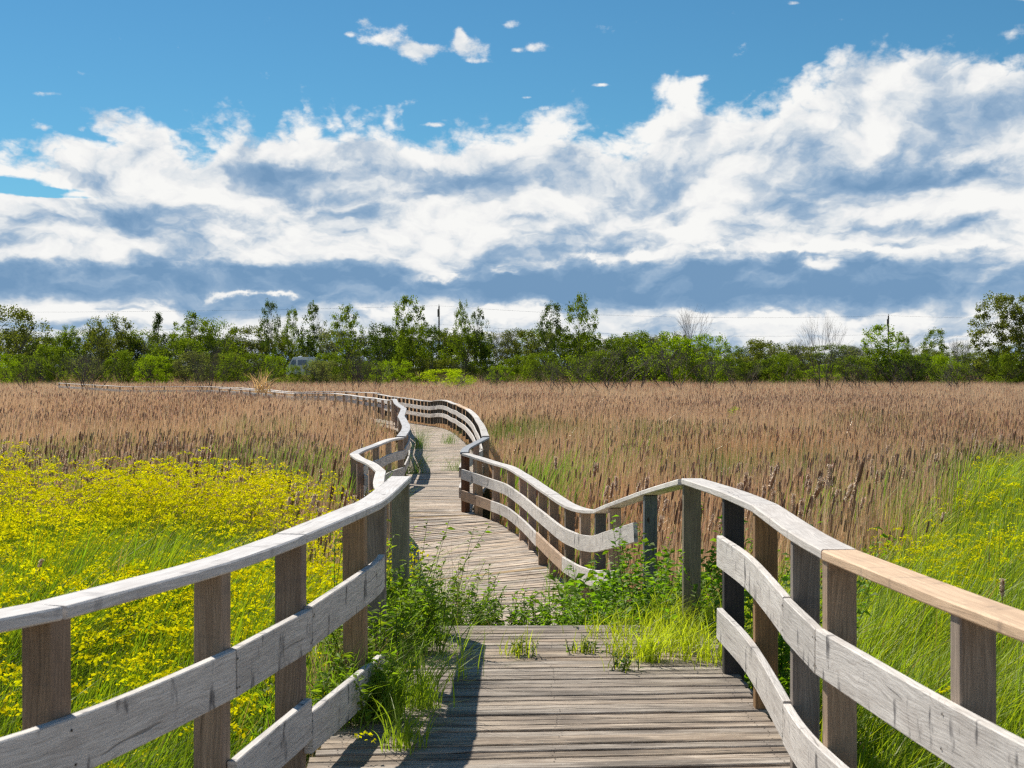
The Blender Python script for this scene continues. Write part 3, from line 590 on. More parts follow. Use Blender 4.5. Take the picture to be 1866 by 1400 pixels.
# ---- the reed bed
def reed_field(name, label, n, d0, d1, wl, seg, heads, p=1.9, px0=-260, px1=2130):
    x, y, px = scatter(n, px0, px1, d0, d1, p)
    ff = flower_far(px,x,y); gf = green_far(px,x,y)
    keep = (walk_dist(x,y) > .28) & ~((px < 700) & (y < ff)) & ~((px > 1180) & (y < gf-3.0*rng.random(len(x))**3*2)) & (y > 12.5)
    keep &= ~((px < 780) & (y < 19) & (px > 620)) | (rng.random(len(x)) < .6)
    x, y, px = x[keep], y[keep], px[keep]; k = len(x); z = ground_z(x,y)
    hh = 1.66+(fnoise(x*.3,y*.3,51)-.5)*.35+(fnoise(x*1.3,y*.8,57)-.5)*.34*np.clip(1.4-y/110,.3,1)
    hh = hh*np.where(y > 60, 1.0, .97)
    low_near_walk = np.clip(walk_dist(x,y)/2.5, 0, 1); hh *= np.where(y > 60, 1.0, .80)+np.where(y > 60, .0, .20)*low_near_walk; hh *= 1+.09*((y > 66) & (y < 112) & (px < 690))
    pt = fnoise(x*.13, y*.13, 52)[:,None]
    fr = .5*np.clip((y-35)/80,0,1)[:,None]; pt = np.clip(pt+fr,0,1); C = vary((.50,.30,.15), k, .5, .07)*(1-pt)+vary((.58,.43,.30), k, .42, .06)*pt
    pale = rng.random(k) < .13; C[pale] = vary((.86,.72,.52), pale.sum(), .12)
    g = fnoise(x*.22+9, y*.22, 53) + rng.normal(0,.05,k); gm = (g > .66) & (y < 60); C[gm] = vary((.14,.24,.03), gm.sum(), .3, .1)
    gm2 = (rng.random(k) < .04) & (y < 60); C[gm2] = vary((.12,.19,.03), gm2.sum(), .3, .1)
    h = hh*rng.uniform(.70,1.17,k); ln_ = rng.uniform(.02,.16,k); broken = rng.random(k) < .07; ln_[broken] = rng.uniform(.6,1.4,broken.sum())
    V_,Q,T,C_,tips = blades(np.stack([x,y,z],1), h, np.full(k,wl)*rng.uniform(.5,1.5,k), ln_, .6, C, seg)
    acc = Acc(); acc.add(V_,Q,T,C_)
    # seed heads: square-section spindles on a share of the stalks
    sel = rng.random(k) < heads*np.clip((fnoise(x*.12+4,y*.07,58)-.3)*4.2,.15,1.7); s_ = int(sel.sum()); bx = x[sel]; by = y[sel]; top = z[sel]+hh[sel]*rng.uniform(.66,1.05,s_)
    hl_ = rng.uniform(.11,.21,s_); rad = rng.uniform(.009,.0135,s_)*(1+by/130); a = rng.uniform(0,2*math.pi,s_); ln = rng.uniform(.02,.16,s_)
    tx = WIND[0]*ln+np.cos(a)*.05; ty = WIND[1]*ln*.3+np.sin(a)*.05
    rings=[]
    for (tt, rr) in ((0,.55),(.12,1.0),(.85,.95),(1.0,.4)):
        cx = bx+tx*(1.5+tt*hl_*3)*.5; cy = by+ty*.7; cz = top-hl_*(1-tt)
        for q in range(4):
            an = q*math.pi/2+.4; rings.append(np.stack([cx+np.cos(an)*rad*rr, cy+np.sin(an)*rad*rr, cz],1))
    Vh = np.stack(rings,1); o = (np.arange(s_)*16)[:,None]; Qh = np.concatenate([o+np.array([[r*4+q, r*4+(q+1)%4, r*4+4+(q+1)%4, r*4+4+q]]) for r in range(3) for q in range(4)]+[o+np.array([[12,13,14,15]])])
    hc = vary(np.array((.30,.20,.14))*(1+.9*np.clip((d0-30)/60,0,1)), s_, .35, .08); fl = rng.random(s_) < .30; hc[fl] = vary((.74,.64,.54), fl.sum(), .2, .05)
    hv = np.repeat(hc,16,0).reshape(s_,16,3); fz = rng.random(s_) < .45      # fluff bursting along one side of some heads
    for q in (0,4,8,12,13): hv[fz,q] = vary((.85,.74,.62), int(fz.sum()), .1, .04)
    acc.add(Vh.reshape(-1,3), Qh, None, hv.reshape(-1,3))
    # stalks carrying the heads
    V2,Q2,T2,C2,_ = blades(np.stack([bx+tx*.2,by,z[sel]],1), (top-z[sel])*1.0, np.full(s_,wl*.8), ln*.6, .1, vary((.40,.27,.16), s_), 2)
    acc.add(V2,Q2,T2,C2)
    o = obj(name, acc.mesh(name, uv=False), M_straw); tag(o, label, 'reeds', kind='stuff'); return o
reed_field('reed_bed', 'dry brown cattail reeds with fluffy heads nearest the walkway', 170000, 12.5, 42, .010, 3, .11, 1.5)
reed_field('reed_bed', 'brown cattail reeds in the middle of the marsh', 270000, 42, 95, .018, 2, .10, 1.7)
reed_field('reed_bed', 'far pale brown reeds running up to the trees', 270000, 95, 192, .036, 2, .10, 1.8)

for lab, spots in (('tall fresh green reeds standing in the brown bed at left', [(250,27,1.0),(300,28,1.2),(400,27,1.3),(450,28,1.3),(150,27,1.0),(500,25,1.1),(385,31,.9),(420,34,1.0),(445,36,.9),(510,33,1.1),(555,31,.8),(40,31,1.6),(90,29,1.2),(0,34,1.5),(620,27,.9),(600,24,.7)]),
                   ('fresh green reeds among the brown reeds right of the walkway', [(1000,28,1.3),(1030,31,1.2),(970,24,.6),(940,27,.6),(1130,36,.8),(1460,21,.5),(1440,19,.4),(1680,26,1.0),(1560,22,.8),(1800,33,1.6),(1050,17.5,.3),(1010,19,.25)])):
    B=[]; 
    for px, D, sp in spots:
        k = int(330*sp); B.append(np.stack([(px-CX)/F*D+rng.normal(0,sp*.55,k), D+rng.normal(0,sp*.9,k)],1))
    B=np.concatenate(B); B=B[walk_dist(B[:,0],B[:,1])>.2]; k=len(B); z=ground_z(B[:,0],B[:,1])
    V_,Q,T_,C_,_ = blades(np.stack([B[:,0],B[:,1],z],1), rng.uniform(1.2,1.95,k), rng.uniform(.014,.03,k), rng.uniform(.1,.5,k), .5, vary((.13,.24,.02), k, .45, .12), 5)
    tag(obj('green_reeds', np_mesh('green_reeds', V_,Q,T_,C_), M_grass), lab, 'reeds', kind='stuff')

# ---- cattails one can pick out: the nearest ones stand as single plants
def cattail_protos(k):
    out=[]
    for i in range(k):
        rg = random.Random(100+i); h = rg.uniform(1.55,1.95); hl_ = rg.uniform(.15,.24); rad = rg.uniform(.012,.019); ln = rg.uniform(-.05,.22)
        def pos(t): return np.array([ln*t*t*h*.6, 0.03*math.sin(t*3+i), h*t])
        acc = Acc(); n=8
        for j in range(n):
            t0,t1 = j/n, (j+1)/n; P0,P1 = pos(t0),pos(t1); r0 = .0055*(1-.4*t0)
            ring = [P+np.array([math.cos(q*math.pi/2)*r0, math.sin(q*math.pi/2)*r0,0]) for P in (P0,P1) for q in range(4)]
            acc.add(ring,[(q,(q+1)%4,4+(q+1)%4,4+q) for q in range(4)],None,(.38,.27,.15))
        stem = acc.mesh('stalk', uv=False)
        acc = Acc(); c0 = np.array((.24,.16,.11)); rings=[]; cols=[]; m_=7; prof=[.5,.95,1.0,1.05,.98,.9,.35]
        base = pos(1.0); d = pos(1.0)-pos(.93); d/=np.linalg.norm(d)
        burst = i%3 != 0
        for j in range(m_):
            for q in range(8):
                rr = rad*prof[j]*rg.uniform(.9,1.12)*(1.15 if burst else 1)
                rings.append(base+d*(hl_*(j/(m_-1)-.85))+np.array([math.cos(q*math.pi/4)*rr, math.sin(q*math.pi/4)*rr,0]))
                cols.append(c0*rg.uniform(.8,1.4) if not(burst and rg.random()<.42) else np.array((.8,.7,.58))*rg.uniform(.8,1.1))
        acc.add(rings,[(j*8+q, j*8+(q+1)%8, j*8+8+(q+1)%8, j*8+8+q) for j in range(m_-1) for q in range(8)],None,np.array(cols))
        if burst:   # fluff coming off the head
            g = np.random.default_rng(i); nf = 90; t = g.uniform(0,1,nf); a = g.uniform(0,6.28,nf)
            c = base+d*(hl_*(t[:,None]-.85))+np.stack([np.cos(a),np.sin(a),0*a],1)*rad*1.15; dr = np.stack([np.cos(a),np.sin(a),g.normal(0,.5,nf)],1)*g.uniform(.006,.016,(nf,1))
            sd_ = g.normal(size=(nf,3))*.0035
            Vf = np.stack([c-sd_,c+sd_,c+dr],1).reshape(-1,3); acc.add(Vf,None,np.arange(nf*3).reshape(-1,3),(.85,.77,.66))
        head = acc.mesh('seed_head', uv=False, smooth=False)
        acc = Acc()
        g = np.random.default_rng(50+i); nl = 4
        V_,Q,T,C_,_ = blades(np.zeros((nl,3))+g.normal(0,.012,(nl,3))*[1,1,0], g.uniform(1.0,1.7,nl), np.full(nl,.012), g.uniform(.1,.5,nl), .6, np.tile(np.array((.40,.26,.14)),(nl,1)), 4, rg=g)
        acc.add(V_,Q,T,C_); out.append((stem, head, acc.mesh('leaves', uv=False), h))
    return out
CP = cattail_protos(8)
def cattail(x, y, ztop, label, group, i, lean=0.0, z=None):
    st, hd, lf, h = CP[i%8]; zg = float(ground_z(np.array([x]),np.array([y]))[0]) if z is None else z
    o = empty('cattail', (x,y,zg)); o.rotation_euler = (random.gauss(0,.04), lean+random.gauss(0,.05), random.uniform(-.5,.5))
    s = (ztop-zg)/h; o.scale = (max(.8,s),max(.8,s),s); tag(o, label, 'cattail', group)
    obj('stalk', st, M_straw, o); obj('seed_head', hd, M_fluff, o); obj('leaves', lf, M_straw, o); return o
specials = [(16,1020,11.5,'lone cattail at the left picture edge rising out of the yellow flowers'),(182,1032,12,'broken dry cattail just behind the left railing, above its second post'),
 (1823,1060,10.5,'cattail standing in lime grass beyond the fresh orange top rail'),(1699,937,18,'small cattail among green grass and yellow flowers at right'),
 (1406,862,14.8,'large fluffy cattail head just above the bend of the right top rail'),(1478,880,14.2,'leaning fluffy cattail right of the bend of the right top rail'),
 (1530,845,16.5,'tall thin dark cattail behind the pair near the right rail bend'),(1516,852,16.2,'bent fluffy cattail touching the tall thin dark one'),
 (1345,848,15.5,'crooked cattail above the railing between the end post and the black post')]
for i, (px, py, D, lab) in enumerate(specials):
    p = at(px, py, D); cattail(p[0], p[1], p[2], lab, None, (1,2,4,5,7,1,0,4,2)[i], .05)
cnt = 0; tries = 0
zones = [('cattails standing in front rows left of the walkway', 'brown cattail in the front rows behind the yellow flowers', -60, 690, 140), ('cattails standing in front rows right of the walkway', 'brown cattail with pale fluff in the front rows right of the walkway', 890, 1900, 150)]
for grp, lab, a_, b_, num in zones:
    c_ = 0
    while c_ < num:
        px = random.uniform(a_, b_); xx = np.array([0.0]); 
        D0 = float((flower_far if px < 700 else green_far)(np.array([px]), xx, xx+15)[0]) if not 700 <= px <= 1180 else 14.0
        D = max(D0, 15)+abs(random.gauss(0, 4.5)); x = (px-CX)/F*D
        if float(walk_dist(np.array([x]), np.array([D]))[0]) < .5: continue
        cattail(x, D, random.uniform(-.05,.28), lab, grp, random.randrange(8)); c_ += 1

# ---------------------------------------------------------------- leafy weeds and tufts by and on the deck
def leaves_mesh(c, d, size, col, rg, aspect=.42, fold=.25, droop=.3):
    """pointed folded leaves: c (n,3) bases, d (n,3) unit directions"""
    n = len(c); s = size[:,None]; up = np.array([0,0,1.0]); r = np.cross(d, up+rg.normal(0,.5,(n,3))); r /= np.linalg.norm(r,axis=1)[:,None]+1e-6
    nrm = np.cross(r, d); tip = c+d*s-up*droop*s*.6; m1 = c+d*s*.45
    Vt = np.stack([c, m1+r*s*aspect*.5+nrm*s*fold*.2, tip, m1-r*s*aspect*.5+nrm*s*fold*.2, m1-nrm*s*.03], 1).reshape(-1,3)
    o = (np.arange(n)*5)[:,None]; T = np.concatenate([o+np.array([[0,1,4]]),o+np.array([[1,2,4]]),o+np.array([[4,2,3]]),o+np.array([[0,4,3]])])
    return Vt, T, np.repeat(col,5,0)
def weed(name, label, cat, spots, group=None, seed=0, leafc=(.05,.10,.012), size=.06, stems=14, height=.4, spread=.3, per=26, aspect=.42, loc=None, lean=.15, grass=0, grassh=.35, grassc=(.16,.27,.02)):
    """one plant: stems with leaves; parts stem, leaves"""
    g = np.random.default_rng(seed+500); loc = spots; root = empty(name, loc); tag(root, label, cat, group)
    if stems:
        sb = np.zeros((stems,3)); sb[:,:2] = g.normal(0,spread*.45,(stems,2)); hh = height*g.uniform(.45,1.05,stems)
        a = g.uniform(0,6.28,stems); out = g.uniform(.1,.5,stems)
        tips = sb+np.stack([np.cos(a)*out*hh+lean*hh, np.sin(a)*out*hh, hh],1)
        acc = Acc()
        for i in range(stems):
            P = [sb[i]*(1-t)+tips[i]*t+np.array([0,0,.08*hh[i]*math.sin(t*3.1)]) for t in np.linspace(0,1,5)]
            for j in range(4):
                r0 = .004*(1-j*.18); ring=[P_+np.array([math.cos(q*2.09)*r0,math.sin(q*2.09)*r0,0]) for P_ in (P[j],P[j+1]) for q in range(3)]
                acc.add(ring,[(q,(q+1)%3,3+(q+1)%3,3+q) for q in range(3)],None,(.10,.12,.03))
        obj('foliage_stems', acc.mesh('foliage_stems', uv=False), M_leaf, root)
        n = stems*per; si = np.repeat(np.arange(stems), per); t = np.tile(np.linspace(.12,1.0,per), stems)
        c = sb[si]*(1-t[:,None])+tips[si]*t[:,None]; c[:,2] += .08*hh[si]*np.sin(t*3.1)
        an = g.uniform(0,6.28,n); d = np.stack([np.cos(an),np.sin(an),g.uniform(-.1,.9,n)],1); d /= np.linalg.norm(d,axis=1)[:,None]
        colr = np.tile(np.array(leafc,float),(n,1))*g.uniform(.7,1.5,(n,1))*(1+g.uniform(-.1,.1,(n,3)))
        V_,T,C_ = leaves_mesh(c,d,size*g.uniform(.55,1.25,n)*(1.05-.35*t),colr,g,aspect); acc = Acc(); acc.add(V_,None,T,C_)
        obj('leaves', acc.mesh('leaves', uv=False), M_leaf, root)
    if grass:
        b_ = np.zeros((grass,3)); b_[:,:2] = g.normal(0,spread*.5,(grass,2))
        V_,Q,T,C_,_ = blades(b_, grassh*g.uniform(.5,1.2,grass), g.uniform(.004,.009,grass), g.uniform(.2,1.3,grass), .9, np.tile(np.array(grassc,float),(grass,1))*g.uniform(.7,1.4,(grass,1)), 5, rg=g, windy=.5)
        acc = Acc(); acc.add(V_,Q,T,C_); obj('blades', acc.mesh('blades', uv=False), M_grass, root)
    return root
# big leafy growth right, between the ramp and the end post
weed('leafy_shrub','bushy dark green shrub filling the gap left of the end post','shrub',(.80,10.7,-.75),seed=1,height=1.0,spread=.46,stems=120,per=46,size=.105,aspect=.5,leafc=(.15,.25,.012))
weed('leafy_shrub','leafy shrub around the foot of the tall end post','shrub',(1.15,10.3,-.7),seed=2,height=1.35,spread=.42,stems=80,per=40,size=.09,aspect=.5,leafc=(.13,.22,.012))
weed('leafy_shrub','leafy shrub between the end post and the black post','shrub',(1.52,9.0,-.9),seed=3,height=1.5,spread=.36,stems=60,per=40,size=.09,aspect=.5,leafc=(.13,.22,.012))
weed('leafy_shrub','low shrub spilling onto the deck corner below the end post','shrub',(.95,9.72,-.3),seed=4,height=.62,spread=.40,stems=70,per=30,size=.07,aspect=.5,leafc=(.13,.22,.012),grass=120,grassh=.5)
for i, (px, D, h_) in enumerate(((850,9.95,.62),(885,10.0,.60),(925,10.0,.52),(965,10.05,.55),(1010,10.0,.50),(1045,9.9,.55))):
    lab = ['leftmost tuft of serrated weeds in the row across the platform edge','second weed from the left along the platform edge','third weed from the left along the platform edge','weed in the middle right of the platform edge row','small weed near the right of the platform edge row','weed where the platform edge row meets the shrub'][i]
    weed('edge_weed',lab,'weed',((px-CX)/F*D,D,-.38),'weeds growing up at the platform edge',seed=10+i,height=h_*.92,spread=.24,stems=30,per=26,size=.07,aspect=.36,leafc=(.15,.24,.015))
# left mass leaning over the deck edge
lw = [(-.62,9.3,.0,.40,'leafy weed beside the end post of the left railing'),(-.50,8.6,0,.38,'dark leafy weed on the left deck edge below the end post'),(-.66,7.7,0,.42,'tall leafy weed against the left railing near its lower board end'),(-.62,7.0,0,.28,'low weed on the deck beside the left lower board'),
      (-.95,8.9,-.4,.95,'tall weed outside the left railing behind its end post'),(-1.0,7.7,-.4,.7,'weed outside the left railing behind the brown post'),(-.62,10.1,-.5,1.0,'tall broad leaved weed rising just past the left rail end'),(-.38,10.2,-.6,.78,'leafy weed standing left of the platform edge row')]
for i, (x, y, z, h_, lab) in enumerate(lw):
    weed('leafy_weed',lab,'weed',(x-.13,y,z),'weeds crowding the left edge of the deck',seed=30+i,height=h_*1.12,spread=.26,stems=32,per=28,size=.078,aspect=.36,lean=.05,leafc=(.15,.22,.014),grass=260,grassh=max(.4,h_*.95))
for i, (px, py, n_, gh, lab) in enumerate([(945,1195,26,.16,'small leafy tuft alone in the middle of the deck'),(1130,1222,14,.13,'tiny weed below the bright grass tufts'),(1180,1205,90,.26,'brightest upright grass tuft near the middle of the deck end'),(1130,1195,40,.2,'thin grass tuft left of the brightest one'),(1235,1185,110,.24,'loose grass tuft below the end post'),(1290,1205,90,.24,'sprawling grass tuft against the black post'),(1065,1190,26,.12,'low sprig between two tufts on the deck'),(1215,1150,100,.28,'grass tuft at the deck edge left of the end post'),(770,1290,70,.32,'long bladed grass tuft lying in the rail shadow'),(735,1365,50,.26,'grass tuft at the bottom of the rail shadow'),(700,1310,60,.26,'grass tuft by the left deck edge'),(840,1235,12,.3,'few long blades springing up beside the shadow'),(1105,1160,50,.2,'fine grass along the deck end'),(1275,1150,60,.3,'fine grass right behind the end post foot')]):
    D = EYE*F/(py-HY); leafy = i in (0,1,6)
    weed('grass_tuft',lab,'grass tuft',((px-CX)/F*D,D,0.0),'grass tufts growing on the deck',seed=60+i,stems=9 if leafy else 0,height=gh*.8,size=.04,per=9,spread=.10 if i not in(4,5,7,12,13) else .22,grass=int(n_*1.7),grassh=gh*1.2,grassc=(.32,.40,.02) if i not in (8,9,10,11) else (.20,.30,.02))
# dry grass caught by the left lower board and thin bare stems at the rail end
def dry_tuft(label, loc, n, h, w, seed, col=(.42,.31,.17), spread=.14, lean=.9):
    g = np.random.default_rng(seed); b_ = np.zeros((n,3)); b_[:,:2] = g.normal(0,spread,(n,2))
    V_,Q,T,C_,_ = blades(b_, h*g.uniform(.4,1.1,n), np.full(n,w), g.uniform(.1,1.2,n)*lean, 1.2, np.tile(np.array(col),(n,1))*g.uniform(.7,1.3,(n,1)), 5, rg=g, windy=.4)
    o = obj('dry_grass', np_mesh('dry_grass', V_,Q,T,C_), M_straw, None, loc); tag(o, label, 'dry grass'); return o
dry_tuft('straw coloured dry grass tangled in the left railing by its end board', (-.86,7.6,0.0), 260, .42, .004, 1)
dry_tuft('dead brown grass hanging under the left lower board', (-.82,6.9,-.25), 260, .42, .004, 2, (.30,.24,.13))
dry_tuft('thin dry seed stalks rising past the left rail end over the lower walkway', (-.42,9.9,-.4), 26, 1.25, .004, 3, (.20,.15,.08), .18, .5)
dry_tuft('fan of golden plume grass above the far white rail line', at(478,716,87), 60, 1.6, .05, 4, (.55,.40,.2), .25, .9)
# green grass clumps pushing through the crooked left railing
for i,(px,py,D,n_,h_,lab) in enumerate([(700,868,23.5,60,.9,'bright green grass clump poking through the crooked railing'),(750,800,33,120,.9,'dark grass clump on the left of the straight walkway'),(762,778,45,90,.9,'grass clump near the far left end of the straight walkway'),(830,800,34,70,.6,'grass tuft at the right of the straight walkway'),(818,785,48,60,.6,'farther grass tuft at the right of the straight walkway'),(1045,1085,15.6,50,.6,'grass blades beside the lower post of the curving railing')]):
    weed('grass_tuft',lab,'grass tuft',(at(px,py,D)[0],D,-.85),'grass clumps along the lower walkway',seed=90+i,stems=0,spread=.3,grass=n_*2,grassh=h_,grassc=(.08,.15,.02))

# ---------------------------------------------------------------- trees
def tube(acc, P0, P1, r0, r1, col, sides=4):
    P0=np.array(P0,float); P1=np.array(P1,float); d=P1-P0; L=np.linalg.norm(d)
    if L<1e-6: return
    d/=L; a=np.cross(d,[.3,.9,.1]); a/=np.linalg.norm(a); b_=np.cross(d,a)
    ring=[P+(a*math.cos(q*2*math.pi/sides)+b_*math.sin(q*2*math.pi/sides))*r for P,r in ((P0,r0),(P1,r1)) for q in range(sides)]
    acc.add(ring,[(q,(q+1)%sides,sides+(q+1)%sides,sides+q) for q in range(sides)],None,col)
def grow(acc, P, d, L, r, depth, rg, col, ends, spread=.6, taper=.68):
    P=np.array(P,float); d=np.array(d,float)
    for s in range(3):
        d = d+np.array([rg.gauss(0,.12),rg.gauss(0,.12),rg.gauss(0,.06)]); d/=np.linalg.norm(d); P1=P+d*L/3; r1=r*.86
        tube(acc,P,P1,r,r1,col,4 if r>.04 else 3); P,r=P1,r1
        if depth>0 and s>0:
            a=rg.uniform(0,6.28); dd=d+np.array([math.cos(a),math.sin(a),.15])*spread; dd/=np.linalg.norm(dd)
            grow(acc,P,dd,L*rg.uniform(.5,.8),r*.6,depth-1,rg,col,ends,spread,taper)
    if depth>0:
        for _ in range(2):
            a=rg.uniform(0,6.28); dd=d+np.array([math.cos(a),math.sin(a),.1])*spread*.8; dd/=np.linalg.norm(dd)
            grow(acc,P,dd,L*taper,r*.75,depth-1,rg,col,ends,spread,taper)
    else: ends.append(P)
def tree_proto(kind, seed):
    """unit-ish trees: height 1, drawn later at real height. returns (trunk mesh, crown mesh, bark colour)"""
    rg = random.Random(seed); g = np.random.default_rng(seed); acc = Acc(); ends=[]
    bark = (.16,.14,.115)
    if kind == 'dense':      # rounded shrub-tree, leaves to the ground
        for k in range(5): grow(acc,(rg.uniform(-.06,.06),rg.uniform(-.06,.06),0),(rg.gauss(0,.35),rg.gauss(0,.35),1),.42,.016,2,rg,bark,ends,.7)
        nc, nl = 90, 7600
        th = g.uniform(0,6.28,nc); rr = np.sqrt(g.uniform(0,1,nc))*.46; zz = g.uniform(.08,.92,nc)
        lim = np.sqrt(np.clip(1-((zz-.42)/.56)**2,0,1)); c = np.stack([np.cos(th)*rr*lim,np.sin(th)*rr*lim,zz],1); cs = g.uniform(.045,.10,nc)
    elif kind == 'loose':    # light crown on visible limbs
        grow(acc,(0,0,0),(0,0,1),.55,.018,3,rg,bark,ends,.55)
        nc, nl = 75, 4200; th=g.uniform(0,6.28,nc); rr=np.sqrt(g.uniform(0,1,nc))*.30; zz=g.uniform(.34,1.0,nc)
        lim=np.sqrt(np.clip(1-((zz-.66)/.36)**2,.04,1)); c=np.stack([np.cos(th)*rr*lim,np.sin(th)*rr*lim,zz],1); cs=g.uniform(.03,.065,nc)
    elif kind == 'column':   # tall poplar
        grow(acc,(0,0,0),(0,0,1),.7,.016,3,rg,bark,ends,.32)
        nc, nl = 120, 8500; th=g.uniform(0,6.28,nc); rr=np.sqrt(g.uniform(0,1,nc))*.24; zz=g.uniform(.12,1.0,nc)
        lim=np.sqrt(np.clip(1-((zz-.58)/.46)**2,.05,1)); c=np.stack([np.cos(th)*rr*lim+zz*.05,np.sin(th)*rr*lim,zz],1); cs=g.uniform(.025,.055,nc)
    elif kind == 'twiggy':   # half leafless grey shrub
        for k in range(7): grow(acc,(rg.uniform(-.1,.1),rg.uniform(-.1,.1),0),(rg.gauss(0,.35),rg.gauss(0,.35),1),.40,.012,3,rg,(.19,.17,.15),ends,.6)
        nc, nl = 50, 2300; th=g.uniform(0,6.28,nc); rr=np.sqrt(g.uniform(0,1,nc))*.42; zz=g.uniform(.06,.85,nc)
        lim=np.sqrt(np.clip(1-((zz-.4)/.52)**2,.05,1)); c=np.stack([np.cos(th)*rr*lim,np.sin(th)*rr*lim,zz],1); cs=g.uniform(.05,.10,nc)
    elif kind == 'conifer':
        grow(acc,(0,0,0),(0,0,1),1.0,.02,0,rg,bark,ends,.1)
        nc, nl = 90, 3800; zz=g.uniform(.15,1.0,nc); th=g.uniform(0,6.28,nc); rr=(1.02-zz)*.28*g.uniform(.5,1,nc); c=np.stack([np.cos(th)*rr,np.sin(th)*rr,zz],1); cs=g.uniform(.03,.05,nc)
    else:                    # bare
        for k in range(5): grow(acc,(rg.uniform(-.12,.12),rg.uniform(-.12,.12),0),(rg.gauss(0,.35),rg.gauss(0,.3),1),.46,.010,3,rg,(.12,.095,.082),ends,.5)
        return acc.mesh('trunk', uv=False), None
    fit(acc, *{'dense':(.86,.40),'loose':(.93,.25),'column':(.92,.17),'twiggy':(1.0,.44),'conifer':(1.0,.1)}[kind])
    ci = g.integers(0,nc,nl); dirs = g.normal(size=(nl,3)); dirs/=np.linalg.norm(dirs,axis=1)[:,None]
    L = c[ci]+dirs*(cs[ci]*g.uniform(.3,1.25,nl))[:,None]; L[:,2]=np.maximum(L[:,2],.01)
    s = g.uniform(.008,.017,nl)*{'column':.7,'loose':.9,'conifer':.7}.get(kind,1.0); d1=g.normal(size=(nl,3)); d1/=np.linalg.norm(d1,axis=1)[:,None]
    d2=g.normal(size=(nl,3)); d2-=(d2*d1).sum(1)[:,None]*d1; d2/=np.linalg.norm(d2,axis=1)[:,None]
    Vt=np.stack([L-d1*s[:,None],L-d2*s[:,None]*.6,L+d1*s[:,None],L+d2*s[:,None]*.6],1).reshape(-1,3)
    tone=(.75+.5*g.random(nc))[ci]*g.uniform(.8,1.2,nl)
    me = np_mesh('crown',Vt,np.arange(nl*4).reshape(-1,4),None,np.repeat(np.stack([tone]*3,1),4,0))
    return acc.mesh('trunk', uv=False), me
def fit(acc, zmax, rmax):
    for V_ in acc.V: pass
    A = np.concatenate(acc.V); hz = A[:,2].max(); r = np.hypot(A[:,0],A[:,1])
    for i, V_ in enumerate(acc.V):
        V_ = V_.copy(); V_[:,2] *= zmax/hz; rr = np.hypot(V_[:,0],V_[:,1]); k = np.minimum(1, rmax/np.maximum(np.percentile(r,97),1e-6)); V_[:,:2] *= k; acc.V[i] = V_
def leaf_mat(name, col):
    m, b, out = mat(name); c = b.mix(1.0, attr(b), col, 'MULTIPLY')
    d = b.new('ShaderNodeBsdfDiffuse'); b.l.new(c, d.inputs[0]); t = b.new('ShaderNodeBsdfTranslucent'); b.l.new(b.mix(1.0, c, (1.5,1.6,.5), 'MULTIPLY'), t.inputs[0])
    mx = b.new('ShaderNodeMixShader'); mx.inputs[0].default_value=.45; b.l.new(d.outputs[0],mx.inputs[1]); b.l.new(t.outputs[0],mx.inputs[2]); b.l.new(mx.outputs[0],out.inputs[0]); return m
LM = {'bright':leaf_mat('leaves_bright',(.23,.31,.02)),'mid':leaf_mat('leaves_mid',(.155,.205,.025)),'dark':leaf_mat('leaves_dark',(.08,.115,.028)),'olive':leaf_mat('leaves_olive',(.15,.165,.04)),'grey':leaf_mat('leaves_grey_green',(.17,.18,.085)),'yellow':leaf_mat('leaves_yellow_green',(.40,.48,.02))}
PROTO = {k:[tree_proto(k, 200+i*7+len(k)) for i in range(n)] for k, n in (('dense',5),('loose',5),('column',2),('twiggy',4),('conifer',1),('bare',5))}
CROWNS = {}
def crown_mesh(kind, i, tone):
    key=(kind,i,tone)
    if key not in CROWNS:
        me=PROTO[kind][i][1].copy(); me.materials.clear(); me.materials.append(LM[tone]); CROWNS[key]=me
    return CROWNS[key]
def tree(name, label, cat, px, top, wpx, D, kind, tone=None, group=None, base=None, i=None):
    n = len(PROTO[kind]); i = random.randrange(n) if i is None else i%n
    x = (px-CX)/F*D; zg = float(ground_z(np.array([x]),np.array([D]))[0])-.1 if base is None else base
    H = EYE+(HY-top)/F*D-zg; W = wpx/F*D
    nat = {'dense':.92,'loose':.60,'column':.46,'twiggy':.85,'conifer':.5,'bare':.7}[kind]
    o = empty(name,(x,D,zg)); o.scale=(W/nat,W/nat,H); o.rotation_euler=(0,0,random.uniform(0,6.28)); tag(o,label,cat,group)
    obj('trunk',PROTO[kind][i][0],M_bark,o)
    if kind!='bare': obj('crown',crown_mesh(kind,i,tone),None,o)
    return o
